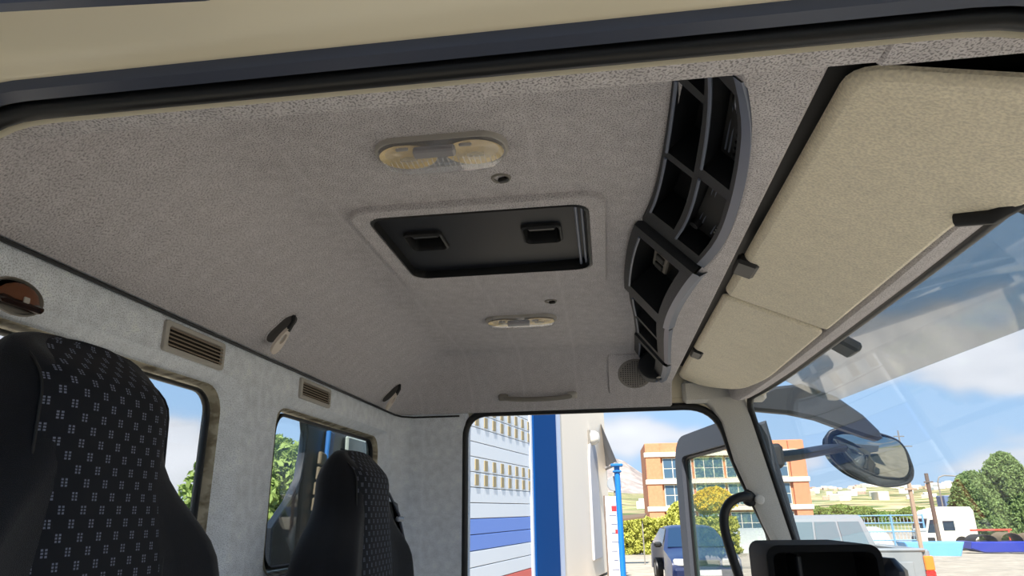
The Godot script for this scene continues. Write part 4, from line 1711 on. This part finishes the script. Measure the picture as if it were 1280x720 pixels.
func leaf_clump(sd: int) -> ArrayMesh:
	var rng := RandomNumberGenerator.new()
	rng.seed = sd
	var m := MB.new()
	for i in 14:
		var c := Vector3(rng.randf_range(-1, 1), rng.randf_range(-1, 1), rng.randf_range(-1, 1)) * 0.8
		var b := Basis.from_euler(Vector3(rng.randf() * 6, rng.randf() * 6, rng.randf() * 6))
		m.quad(c + b * Vector3(0, -0.55, 0), c + b * Vector3(0.28, 0, 0.08), c + b * Vector3(0, 0.55, 0), c + b * Vector3(-0.28, 0, 0.08))
	return m.mesh(5.0)


# crown filled with leaf clumps; «shape» gives the radius (0..1) at a height 0..1
func foliage(parent: Node, base: Vector3, h: float, r: float, shape: Callable, count: int, size: float, mat: Material, sd: int) -> void:
	var rng := RandomNumberGenerator.new()
	rng.seed = sd
	var mm := MultiMesh.new()
	mm.transform_format = MultiMesh.TRANSFORM_3D
	mm.mesh = mats.clump
	mm.instance_count = count
	var n := noise(FastNoiseLite.TYPE_SIMPLEX, 0.5, 3, sd)
	for i in count:
		var t := rng.randf()
		var a := rng.randf() * TAU
		var d := Vector3(cos(a), t * h / r * 0.6, sin(a))
		var rad: float = r * shape.call(t) * (1.0 + 0.55 * n.get_noise_3dv(d * 2.2 + Vector3(sd, 0, 0))) * pow(rng.randf_range(0.35, 1.0), 0.4)
		var s := size * rng.randf_range(0.6, 1.3)
		mm.set_instance_transform(i, Transform3D(Basis.from_euler(Vector3(rng.randf() * 6, rng.randf() * 6, rng.randf() * 6)).scaled(Vector3.ONE * s), base + Vector3(cos(a) * rad, t * h, sin(a) * rad)))
	var o := MultiMeshInstance3D.new()
	o.multimesh = mm
	o.material_override = mat
	o.name = "foliage"
	o.set_meta("kind", "stuff")
	parent.add_child(o, true)


func leaf_mat(c: Color) -> StandardMaterial3D:
	var m := paint(c, 0.8)
	m.backlight_enabled = true
	m.backlight = Color(c.r * 0.5, c.g * 0.6, c.b * 0.3)
	return m


func tree(called: String, label: String, cat: String, at: Vector3, h: float, r: float, trunk: float, shape: Callable, count: int, size: float, mat: Material, sd: int, group := "") -> void:
	var root := thing(called, label, cat, at, 0.0, group)
	var m := MB.new()
	m.tube([Vector3.ZERO, Vector3(0.05, trunk * 0.6, 0), Vector3(0, trunk + h * 0.5, 0.05)], [r * 0.09, r * 0.07, r * 0.03], 8)
	put("trunk", m, paint(Color(0.30, 0.23, 0.17), 0.9), root)
	foliage(root, Vector3(0, trunk, 0), h, r, shape, count, size, mat, sd)


func build_trees() -> void:
	mats.clump = leaf_clump(3)
	var round_crown := func(t: float) -> float: return sqrt(maxf(0.02, 1.0 - pow(t * 2.0 - 0.9, 2.0) / 1.25))
	var cone := func(t: float) -> float: return pow(maxf(0.0, 1.0 - t), 0.42) * (0.55 + 0.45 * smoothstep(0.0, 0.15, t))
	var hedge := func(t: float) -> float: return 1.0
	var olive := leaf_mat(Color(0.40, 0.48, 0.27))
	var green := leaf_mat(Color(0.44, 0.52, 0.25))
	var yellow := leaf_mat(Color(0.78, 0.66, 0.10))
	var lime := leaf_mat(Color(0.66, 0.66, 0.30))
	var spots := [[28.6, -60.0, 5.0, 2.4, "broad evergreen at the left end of the tree row behind the white lorry"], [31.2, -60.0, 6.4, 2.6, "tall evergreen second from the left in the row behind the white lorry"], [33.6, -58.5, 6.0, 2.5, "evergreen in front of the row, right of the white lorry"], [35.6, -60.5, 8.0, 3.0, "tallest evergreen at the right edge of the photo"], [39.0, -60.0, 8.0, 3.2, "evergreen beyond the right edge of the row"]]
	for i in spots.size():
		var q: Array = spots[i]
		tree("evergreen_tree", q[4], "tree", Vector3(q[0], -0.6, q[1]), q[2], q[3], 0.3, cone, 6000, 0.19, olive, 40 + i, "evergreens behind the white lorry")
	# bushes across the fence
	var rng := RandomNumberGenerator.new()
	rng.seed = 5
	var names := ["round green bush beyond the fence, leftmost of the row", "round green bush beyond the fence, second from the left", "round green bush beyond the fence, third from the left", "round green bush beyond the fence, fourth from the left", "round green bush beyond the fence, rightmost of the row"]
	for i in 5:
		var x := 33.5 + 3.9 * i
		tree("green_bush", names[i], "bush", Vector3(x, -0.6, -121.0 - rng.randf() * 4), 1.7 + rng.randf() * 1.3, 2.6, 0.1, round_crown, 1400, 0.26, green, 60 + i, "bushes beyond the fence")
	# clipped hedge in front of the brick building, yellow shrub, young tree by the car
	var hd := thing("hedge", "yellow green clipped hedge in front of the brick building", "hedge", Vector3(2.2, -0.1, -42.5))
	var m := MB.new()
	m.box(Vector3(1.6, 0.85, 0), Vector3(6.0, 1.6, 0.7), Basis(), 0.2)
	put("twigs", m, paint(Color(0.22, 0.18, 0.10), 0.95), hd)
	for k in 7:
		foliage(hd, Vector3(-1.3 + k * 0.95, 0.05, 0), 1.85, 0.62, hedge, 700, 0.14, lime, 80 + k)
	tree("yellow_shrub", "bright yellow shrub seen through the pane of the open far door", "shrub", Vector3(6.2, 1.1, -43.0), 1.3, 1.1, 1.0, round_crown, 1200, 0.16, yellow, 91)
	tree("young_tree", "small yellow green tree behind the roof of the blue car", "tree", Vector3(4.1, 0.0, -41.0), 2.2, 0.8, 0.4, round_crown, 900, 0.16, lime, 92)
	# trees behind the truck, seen through the rear windows
	tree("broad_tree", "leafy green tree seen through the left part of the farther rear window", "tree", Vector3(-12.6, 0.3, -24.5), 4.2, 2.3, 0.5, round_crown, 3000, 0.24, green, 93)
	tree("broad_tree", "leafy green tree seen past the headrest in the nearer rear window", "tree", Vector3(-16.5, 0.3, -16.0), 3.2, 2.4, 0.3, round_crown, 3000, 0.24, green, 94)


func build_yard() -> void:
	# blue rail fence
	var bluep := paint(Color(0.42, 0.60, 0.74), 0.6)
	var f := thing("blue_fence", "pale blue rail fence between the pickup and the white lorry", "fence")
	for k in 6:
		var m := MB.new()
		var x := 9.0 + 1.66 * k
		m.tube([Vector3(x, -0.4, -42.5), Vector3(x, 1.85, -42.5)], 0.05, 8)
		put("post", m, bluep, f)
	for y in [0.5, 0.95, 1.4, 1.8]:
		var m := MB.new()
		m.tube([Vector3(9.0, y, -42.5), Vector3(17.3, y, -42.5)], 0.035, 6)
		put("rail", m, bluep, f)
	var m := MB.new()
	for k in 43:
		m.box(Vector3(9.1 + k * 0.19, 0.85, -42.55), Vector3(0.02, 1.7, 0.02), Basis(), 0.003)
	put("bars", m, paint(Color(0.66, 0.72, 0.76), 0.5), f).set_meta("kind", "stuff")
	# pale polytunnel behind it
	m = MB.new()
	var rings := []
	for x in [5.5, 8.0, 12.0, 16.5]:
		var ring := PackedVector3Array()
		for k in 9:
			var a := PI * k / 8
			ring.append(Vector3(x, -0.5 + sin(a) * 1.6, -47.5 + cos(a) * 2.6))
		rings.append(ring)
	m.loft(rings)
	tag(put("greenhouse", m, paint(Color(0.66, 0.68, 0.66), 0.5)), "low pale greenhouse behind the blue fence", "greenhouse")
	m = MB.new()
	m.box(Vector3(16.7, 0.25, -41.6), Vector3(0.45, 1.5, 0.45), Basis(), 0.04)
	m.box(Vector3(16.7, 1.05, -41.6), Vector3(0.56, 0.12, 0.56), Basis(), 0.03)
	tag(put("gate_post", m, paint(Color(0.82, 0.80, 0.74), 0.8)), "cream gate post standing in front of the blue fence", "post")
	m = MB.new()
	m.prism(PackedVector2Array([Vector2(-1.2, 0.0), Vector2(1.1, 0.0), Vector2(1.4, 0.75), Vector2(-1.5, 0.75)]), 1.2, Transform3D(Basis(), Vector3(16.6, -0.25, -41.0)), 0.04)
	tag(put("waste_skip", m, paint(Color(0.36, 0.60, 0.82), 0.6)), "light blue skip standing left of the white lorry", "skip")
	# poles
	for q in [[18.7, -44.3, 4.1, 0.11, "dark wooden pole just left of the white lorry", "utility_pole", Color(0.36, 0.30, 0.26)], [13.35, -33.5, 3.5, 0.085, "pale wooden pole below the round mirror", "utility_pole", Color(0.60, 0.52, 0.44)]]:
		var p := thing(q[5], q[4], "pole", Vector3(q[0], -0.4, q[1]), 0.0, "wooden poles in the yard")
		m = MB.new()
		m.tube([Vector3.ZERO, Vector3(0, q[2] + 0.4, 0)], [q[3] * 1.2, q[3]], 8)
		put("shaft", m, paint(q[6], 0.9), p)
		m = MB.new()
		m.box(Vector3(0, q[2] - 0.1, 0.1), Vector3(0.5, 0.08, 0.08), Basis(), 0.01)
		put("crossarm", m, paint(q[6], 0.9), p)
	var ms := thing("power_mast", "thin far power mast with two cross arms rising beside the round mirror", "mast", Vector3(30.1, -0.6, -75.8))
	m = MB.new()
	m.tube([Vector3.ZERO, Vector3(0, 10.3, 0)], [0.16, 0.07], 8)
	put("shaft", m, paint(Color(0.45, 0.44, 0.42), 0.8), ms)
	for y in [8.7, 9.7]:
		m = MB.new()
		m.box(Vector3(0, y, 0), Vector3(2.6 if y < 9 else 1.2, 0.1, 0.1), Basis(Vector3.UP, 0.3), 0.01)
		put("crossarm", m, paint(Color(0.45, 0.44, 0.42), 0.8), ms)
	var sl := thing("street_lamp", "thin street lamp with bent arm beyond the white lorry", "street lamp", Vector3(29.0, -0.6, -66.7))
	m = MB.new()
	m.tube([Vector3.ZERO, Vector3(0, 4.9, 0), Vector3(0.15, 5.25, 0), Vector3(0.6, 5.4, 0), Vector3(1.4, 5.35, 0)], 0.06, 8)
	put("post", m, mats.grey, sl)
	m = MB.new()
	m.box(Vector3(1.6, 5.33, 0), Vector3(0.5, 0.1, 0.18), Basis(), 0.03)
	put("head", m, mats.grey, sl)
	m = MB.new()
	m.box(Vector3(29.9, 1.3, -67.5), Vector3(1.3, 3.6, 1.6), Basis(), 0.05)
	tag(put("storage_container", m, paint(Color(0.36, 0.45, 0.58), 0.6)), "tall blue grey container between the lorry and the evergreen trees", "container")
	var rb := thing("red_barrier", "thin red barrier bar right of the white lorry", "barrier", Vector3(22.4, -0.4, -48.1))
	m = MB.new()
	m.box(Vector3(1.0, 1.2, 0), Vector3(2.4, 0.12, 0.08), Basis(), 0.02)
	put("bar", m, paint(Color(0.75, 0.28, 0.20), 0.5), rb)
	m = MB.new()
	m.box(Vector3(2.0, 0.6, 0), Vector3(0.1, 1.2, 0.1), Basis(), 0.02)
	put("post", m, paint(Color(0.75, 0.28, 0.20), 0.5), rb)
	# slanted brown awning left of the hedge
	var aw := thing("brown_awning", "small slanted brown awning above the hedge left of the blue car", "awning", Vector3(0.95, -0.1, -32.1))
	m = MB.new()
	m.loft([PackedVector3Array([Vector3(-1.0, 1.88, 0.5), Vector3(-1.0, 1.96, 0.5), Vector3(-1.0, 2.12, -0.7), Vector3(-1.0, 2.04, -0.7)]), PackedVector3Array([Vector3(0.6, 2.06, 0.5), Vector3(0.6, 2.14, 0.5), Vector3(0.75, 2.26, -0.7), Vector3(0.75, 2.18, -0.7)])])
	put("canvas", m, paint(Color(0.40, 0.33, 0.26), 0.85), aw)
	for x in [-0.9, 0.5]:
		m = MB.new()
		m.tube([Vector3(x, 0, 0.3), Vector3(x, 1.95, 0.3)], 0.03, 6)
		put("post", m, mats.grey, aw)
	# headboard of the load bed close behind the cab
	var hb := thing("bed_headboard", "dark curved headboard close behind the farther rear window", "headboard", Vector3(-0.97, 0, 0))
	m = MB.new()
	var o := PackedVector2Array([Vector2(-2.00, 1.55), Vector2(-1.98, 2.265), Vector2(-2.02, 2.295), Vector2(-2.09, 2.345), Vector2(-2.15, 2.41), Vector2(-2.17, 2.50), Vector2(-2.175, 2.56), Vector2(-2.16, 2.60), Vector2(-2.12, 2.62), Vector2(-2.05, 2.64), Vector2(-2.05, 2.75), Vector2(-3.1, 2.75), Vector2(-3.1, 1.55)])
	m.prism(o, 0.03, Transform3D(Basis(Vector3.BACK, Vector3.UP, Vector3.LEFT), Vector3(0, 0, 0)), 0.004)
	put("panel", m, paint(Color(0.07, 0.085, 0.11), 0.35), hb)
	m = MB.new()
	m.box(Vector3(0.012, 2.30, -2.30), Vector3(0.02, 0.56, 0.045), Basis(Vector3.RIGHT, -0.12), 0.004)
	put("blue_post", m, paint(Color(0.10, 0.34, 0.58), 0.4), hb)
	for k in 9:
		m = MB.new()
		m.box(Vector3(0.012, 2.08 + 0.05 * k, -2.225 - 0.006 * k), Vector3(0.016, 0.044, 0.05), Basis(Vector3.RIGHT, -0.12), 0.004)
		put("tan_slat", m, paint(Color(0.34, 0.31, 0.24), 0.6), hb)
	m = MB.new()
	m.box(Vector3(0.012, 2.53, -2.60), Vector3(0.016, 0.10, 0.22), Basis(), 0.006)
	put("pale_plate", m, paint(Color(0.55, 0.60, 0.58), 0.5), hb)


func car_body(m: MB, side: Array, half: Array) -> void:
	# side: outline points (length, height) from nose to tail over the top; half: half width at each
	var rings := []
	for i in side.size():
		var p: Vector2 = side[i]
		var w: float = half[i]
		var ring := PackedVector3Array()
		for k in 9:
			var u := -1.0 + 2.0 * k / 8.0
			ring.append(Vector3(u * w, p.y - 0.035 * pow(absf(u), 4.0), p.x))
		rings.append(ring)
	m.loft(rings, false, false)
	# flanks
	for s in [0, 8]:
		for i in side.size() - 1:
			var a: Vector3 = rings[i][s]
			var b: Vector3 = rings[i + 1][s]
			m.quad(a, b, Vector3(b.x * 1.02, 0.28, b.z), Vector3(a.x * 1.02, 0.28, a.z))


func wheels(parent: Node, zs: Array, w: float, r: float) -> void:
	for z in zs:
		for s in [-1, 1]:
			var m := MB.new()
			var tf := Transform3D(Basis(Vector3.BACK, Vector3(s, 0, 0), Vector3.UP), Vector3(s * (w - 0.1), r, z))
			m.lathe([Vector2(0, 0.05), Vector2(r * 0.6, 0.07), Vector2(r * 0.92, 0.10), Vector2(r, 0.07), Vector2(r, -0.1), Vector2(0, -0.1)], tf, 20)
			var wh := put("wheel", m, mats.rubber, parent)
			var h := MB.new()
			h.lathe([Vector2(0, 0.085), Vector2(r * 0.55, 0.09), Vector2(r * 0.6, 0.06)], tf, 16)
			put("hub", h, mats.steel, wh)


func build_vehicles() -> void:
	var glassd := paint(Color(0.16, 0.22, 0.28), 0.06, 0.3)
	# blue car facing the truck
	var car := thing("car", "dark blue car parked facing the truck, beside the open far door", "car", Vector3(2.10, 0.45, -19.6), 0.06)
	var blue := paint(Color(0.05, 0.11, 0.27), 0.25)
	blue.clearcoat_enabled = true
	var m := MB.new()
	car_body(m, [Vector2(2.02, 0.42), Vector2(2.05, 0.62), Vector2(1.98, 0.74), Vector2(1.6, 0.83), Vector2(0.95, 0.93), Vector2(0.15, 1.40), Vector2(-0.4, 1.45), Vector2(-1.1, 1.40), Vector2(-1.75, 0.98), Vector2(-2.0, 0.92), Vector2(-2.05, 0.45)], [0.74, 0.80, 0.81, 0.83, 0.83, 0.62, 0.60, 0.60, 0.78, 0.80, 0.76])
	put("body", m, blue, car, 50.0)
	m = MB.new()
	m.quad(Vector3(-0.72, 0.955, 0.93), Vector3(0.72, 0.955, 0.93), Vector3(0.56, 1.38, 0.21), Vector3(-0.56, 1.38, 0.21))
	m.quad(Vector3(-0.72, 0.945, 0.91), Vector3(0.72, 0.945, 0.91), Vector3(0.56, 1.37, 0.19), Vector3(-0.56, 1.37, 0.19))
	put("windscreen", m, paint(Color(0.16, 0.24, 0.34), 0.06, 0.3), car)
	for s in [-1, 1]:
		m = MB.new()
		m.box(Vector3(s * 0.56, 0.655, 2.02), Vector3(0.42, 0.17, 0.10), Basis(Vector3.UP, s * 0.2), 0.03)
		put("headlight", m, paint(Color(0.78, 0.78, 0.76), 0.1, 0.4), car)
		m = MB.new()
		m.box(Vector3(s * 0.92, 1.0, 0.62), Vector3(0.20, 0.13, 0.10), Basis(), 0.04)
		put("door_mirror", m, mats.black, car)
		m = MB.new()
		m.quad(Vector3(s * 0.835, 0.95, 0.72), Vector3(s * 0.635, 1.36, 0.12), Vector3(s * 0.62, 1.36, -1.05), Vector3(s * 0.80, 0.97, -1.55))
		put("side_window", m, glassd, car)
	m = MB.new()
	m.box(Vector3(0, 0.65, 2.05), Vector3(0.62, 0.12, 0.05), Basis(), 0.02)
	put("grille", m, mats.black, car)
	m = MB.new()
	m.box(Vector3(0, 0.42, 2.06), Vector3(1.56, 0.26, 0.18), Basis(), 0.06)
	put("bumper", m, paint(Color(0.05, 0.10, 0.24), 0.4), car)
	m = MB.new()
	m.box(Vector3(0.05, 0.44, 2.16), Vector3(0.50, 0.12, 0.02), Basis(), 0.006)
	put("number_plate", m, paint(Color(0.85, 0.85, 0.85), 0.5), car)
	wheels(car, [1.3, -1.25], 0.82, 0.29)

	# grey pickup seen from behind
	var pk := thing("pickup_truck", "silver grey pickup seen from behind beyond the windshield", "pickup", Vector3(3.83, 0.48, -11.35), 0.0)
	var silver := paint(Color(0.55, 0.57, 0.58), 0.35, 0.3)
	m = MB.new()
	m.box(Vector3(0, 0.88, -0.05), Vector3(1.42, 0.62, 0.07), Basis(), 0.02)
	var tg := put("tailgate", m, silver, pk)
	m = MB.new()
	m.box(Vector3(0, 0.86, -0.008), Vector3(1.1, 0.36, 0.02), Basis(), 0.03)
	m.box(Vector3(0, 1.20, -0.05), Vector3(1.5, 0.05, 0.11), Basis(), 0.02)
	put("pressed_panel", m, silver, tg)
	for s in [-1, 1]:
		m = MB.new()
		m.box(Vector3(s * 0.765, 0.86, -1.0), Vector3(0.10, 0.70, 1.95), Basis(), 0.03)
		put("bed_side", m, silver, pk)
		m = MB.new()
		m.box(Vector3(s * 0.765, 0.80, -0.01), Vector3(0.13, 0.24, 0.06), Basis(), 0.015)
		var tl := put("tail_light", m, paint(Color(0.75, 0.08, 0.06), 0.25), pk)
		m = MB.new()
		m.box(Vector3(s * 0.765, 1.02, -0.01), Vector3(0.13, 0.20, 0.06), Basis(), 0.015)
		put("indicator", m, paint(Color(0.90, 0.48, 0.10), 0.25), tl)
	m = MB.new()
	m.box(Vector3(0, 0.50, 0.02), Vector3(1.6, 0.14, 0.14), Basis(), 0.03)
	put("bumper", m, mats.grey, pk)
	# cab of the pickup: tapering box with framed rear panes
	m = MB.new()
	var rings := []
	for q in [[0.5, 0.80, -2.0, -3.4], [1.12, 0.78, -2.0, -3.5], [1.62, 0.64, -2.12, -3.0], [1.68, 0.60, -2.2, -2.92]]:
		rings.append(PackedVector3Array([Vector3(-q[1], q[0], q[2]), Vector3(q[1], q[0], q[2]), Vector3(q[1], q[0], q[3]), Vector3(-q[1], q[0], q[3])]))
	m.loft(rings)
	put("cab", m, silver, pk, 20.0)
	for k in 3:
		m = MB.new()
		var x0 := -0.68 + k * 0.46
		var x1 := x0 + 0.42
		var top := 0.86
		m.loft([PackedVector3Array([Vector3(x0, 1.16, -1.985), Vector3(x1, 1.16, -1.985), Vector3(x1 * top, 1.57, -2.09), Vector3(x0 * top, 1.57, -2.09)]), PackedVector3Array([Vector3(x0, 1.16, -2.02), Vector3(x1, 1.16, -2.02), Vector3(x1 * top, 1.57, -2.12), Vector3(x0 * top, 1.57, -2.12)])])
		put("rear_pane", m, paint(Color(0.42, 0.48, 0.50), 0.1, 0.2), pk, 20.0)
	m = MB.new()
	m.box(Vector3(0, 0.78, -4.1), Vector3(1.56, 0.5, 1.5), Basis(), 0.08)
	put("bonnet", m, silver, pk)
	wheels(pk, [-0.9, -3.9], 0.80, 0.33)

	# white lorry cab facing left
	var lo := thing("lorry", "white lorry cab standing in front of the evergreen trees", "lorry", Vector3(22.4, -0.62, -51.0), 0.0)
	var white := paint(Color(0.85, 0.83, 0.76), 0.4)
	m = MB.new()
	m.prism(PackedVector2Array([Vector2(-1.55, 0.45), Vector2(-1.62, 1.15), Vector2(-1.30, 2.12), Vector2(-0.95, 2.60), Vector2(0.2, 2.82), Vector2(1.45, 2.80), Vector2(1.62, 2.55), Vector2(1.62, 0.75), Vector2(0.9, 0.50)]), 2.3, Transform3D(Basis(), Vector3(0, 0, -2.3)), 0.06)
	put("cab", m, white, lo, 30.0)
	m = MB.new()
	m.loft([PackedVector3Array([Vector3(-1.64, 1.18, -0.1), Vector3(-1.33, 2.08, -0.15), Vector3(-1.33, 2.08, -2.15), Vector3(-1.64, 1.18, -2.2)]), PackedVector3Array([Vector3(-1.60, 1.18, -0.1), Vector3(-1.29, 2.08, -0.15), Vector3(-1.29, 2.08, -2.15), Vector3(-1.60, 1.18, -2.2)])])
	put("windscreen", m, glassd, lo, 20.0)
	m = MB.new()
	m.prism(PackedVector2Array([Vector2(-1.50, 1.2), Vector2(-1.22, 2.02), Vector2(-0.75, 2.02), Vector2(-0.75, 1.2)]), 0.03, Transform3D(Basis(), Vector3(0, 0, 0.0)), 0.01)
	put("quarter_pane", m, glassd, lo)
	m = MB.new()
	m.box(Vector3(-0.10, 1.62, 0.0), Vector3(0.72, 0.62, 0.05), Basis(), 0.02)
	put("side_window", m, glassd, lo)
	m = MB.new()
	m.box(Vector3(-1.40, 0.55, -1.1), Vector3(0.62, 0.75, 2.3), Basis(), 0.06)
	put("bumper", m, mats.dark, lo)
	m = MB.new()
	m.box(Vector3(0.35, 0.30, -1.1), Vector3(2.4, 0.4, 1.8), Basis(), 0.04)
	put("chassis", m, mats.dark, lo)
	for s in [-0.1, -2.2]:
		m = MB.new()
		m.lathe([Vector2(0, 0.1), Vector2(0.45, 0.12), Vector2(0.5, 0.05), Vector2(0.5, -0.2), Vector2(0, -0.2)], Transform3D(Basis(Vector3.RIGHT, Vector3.BACK, Vector3.DOWN), Vector3(0.55, 0.5, s)), 20)
		put("wheel", m, mats.rubber, lo)
	# blue trailer with rolled tan covers
	var tr := thing("blue_trailer", "low blue trailer with rolled tan covers at the right edge", "trailer", Vector3(22.9, -0.5, -46.0))
	m = MB.new()
	m.prism(PackedVector2Array([Vector2(-1.9, 0.35), Vector2(-1.2, 0.12), Vector2(4.0, 0.12), Vector2(4.0, 0.72), Vector2(-1.8, 0.72)]), 1.8, Transform3D(Basis(), Vector3(0, 0, -1.6)), 0.05)
	put("bed", m, paint(Color(0.12, 0.18, 0.55), 0.4), tr)
	for q in [[-0.85, 0.62], [0.55, 0.78], [2.0, 0.70]]:
		m = MB.new()
		var path := []
		for k in 9:
			path.append(Vector3(q[0] + 0.62 * cos(PI * k / 8), 0.70 + q[1] * 0.62 * sin(PI * k / 8), -0.35))
		var rr2 := []
		for p in path:
			rr2.append(PackedVector3Array([p + Vector3(0, 0, 0.3), p + Vector3(0, 0.03, 0.3), p + Vector3(0, 0.03, -1.0), p + Vector3(0, 0, -1.0)]))
		m.loft(rr2)
		put("rolled_cover", m, paint(Color(0.42, 0.36, 0.27) if q[0] > 0 else Color(0.10, 0.10, 0.11), 0.7), tr)


func build_mirror() -> void:
	# tinted sun shield hung outside above the windshield
	var sh := thing("outer_sunshield", "tinted see-through sun shield hanging outside along the top of the windshield", "sun shield")
	var m := MB.new()
	var o := PackedVector2Array()
	var k := [Vector2(-0.30, 0.0), Vector2(-2.72, 0.0), Vector2(-2.70, 0.268), Vector2(-0.34, 0.350)]
	for i in 4:
		corner(o, k[(i + 3) % 4], k[i], k[(i + 1) % 4], 0.09 if i == 2 else 0.03, 5)
	var ax := Vector3(0.29, -0.185, 0).normalized()
	m.prism(o, 0.004, Transform3D(Basis(Vector3.BACK, ax, Vector3.BACK.cross(ax)), Vector3(0.625, 2.815, 0)))
	var sg := glass(Color(0.30, 0.34, 0.33), 0.42)
	sg.roughness = 0.02
	sg.metallic_specular = 0.9
	put("shield", m, sg, sh)
	for z in [-1.03, -1.98]:
		m = MB.new()
		m.box(Vector3(0.655, 2.755, z), Vector3(0.15, 0.03, 0.09), Basis(Vector3.BACK, -0.6), 0.008)
		put("bracket", m, mats.dark, sh)
	# black fairing outside the far pillar
	m = MB.new()
	m.prism(PackedVector2Array([Vector2(0.575, 2.61), Vector2(0.632, 2.625), Vector2(0.765, 1.75), Vector2(0.70, 1.75)]), 0.10, Transform3D(Basis(), Vector3(0, 0, -2.88)), 0.01)
	tag(put("pillar_fairing", m, paint(Color(0.13, 0.15, 0.18), 0.5)), "dark fairing strip outside the far windshield pillar", "fairing")
	# the round-ended mirror with its two arms
	var mr := thing("front_mirror", "oval black front mirror on arms outside the far end of the windshield", "mirror")
	m = MB.new()
	m.prism(PackedVector2Array([Vector2(0.60, 2.735), Vector2(0.72, 2.785), Vector2(0.836, 2.795), Vector2(0.973, 2.740), Vector2(1.071, 2.660), Vector2(1.125, 2.595), Vector2(1.135, 2.565), Vector2(1.115, 2.555), Vector2(1.06, 2.572), Vector2(0.995, 2.598), Vector2(0.88, 2.645), Vector2(0.771, 2.671), Vector2(0.60, 2.690)]), 0.06, Transform3D(Basis(Vector3(1, 0, -0.10).normalized(), Vector3.UP, Vector3(0.10, 0, 1).normalized()), Vector3(0, 0, -2.95)), 0.012)
	put("bracket_arm", m, paint(Color(0.06, 0.07, 0.09), 0.5), mr)
	m = MB.new()
	m.tube([Vector3(0.66, 2.50, -3.16), Vector3(0.84, 2.521, -3.22), Vector3(1.0, 2.548, -3.32), Vector3(1.10, 2.56, -3.44)], [0.040, 0.036, 0.034, 0.03], 10, true, 0.7)
	put("stay_arm", m, mats.black, mr)
	m = MB.new()
	m.box(Vector3(0.70, 2.505, -3.10), Vector3(0.07, 0.10, 0.20), Basis(), 0.015)
	put("arm_foot", m, mats.black, mr)
	var out := [Vector2(1.036, 2.614), Vector2(1.061, 2.645), Vector2(1.119, 2.658), Vector2(1.195, 2.648), Vector2(1.267, 2.632), Vector2(1.347, 2.600), Vector2(1.382, 2.560), Vector2(1.398, 2.50), Vector2(1.401, 2.443), Vector2(1.375, 2.398), Vector2(1.30, 2.381), Vector2(1.232, 2.388), Vector2(1.131, 2.433), Vector2(1.055, 2.507), Vector2(1.033, 2.573)]
	var cv := Curve2D.new()
	for i in out.size() + 1:
		var a: Vector2 = out[(i - 1 + out.size()) % out.size()]
		var b: Vector2 = out[(i + 1) % out.size()]
		cv.add_point(out[i % out.size()], (a - b) / 5.0, (b - a) / 5.0)
	var ring0 := PackedVector2Array()
	for i in 72:
		ring0.append(cv.sample_baked(cv.get_baked_length() * i / 72.0, true))
	var c := Vector2(1.20, 2.525)
	var rings := []
	for l in [[0.0, 0.13], [0.45, 0.12], [0.75, 0.085], [0.93, 0.04], [1.0, 0.0], [0.985, -0.012], [0.95, -0.014], [0.93, -0.004]]:
		var ring := PackedVector3Array()
		for q in ring0:
			var p: Vector2 = c + (q - c) * maxf(l[0], 0.02)
			ring.append(Vector3(p.x, p.y, -3.44 - l[1]))
		rings.append(ring)
	m = MB.new()
	m.loft(rings, true, false)
	put("housing", m, mats.black, mr, 60.0)
	m = MB.new()
	rings = []
	for i in 7:
		var u := 1.0 - i / 6.0
		var ring := PackedVector3Array()
		for q in ring0:
			var p: Vector2 = c + (q - c) * maxf(u * 0.94, 0.01)
			ring.append(Vector3(p.x, p.y, -3.485 + 0.03 * (1.0 - u * u) + (p.y - c.y) * 0.20 + (p.x - c.x) * 0.28))
		rings.append(ring)
	m.loft(rings, true, false)
	put("mirror_glass", m, paint(Color(0.62, 0.64, 0.62), 0.04, 1.0), mr, 80.0)
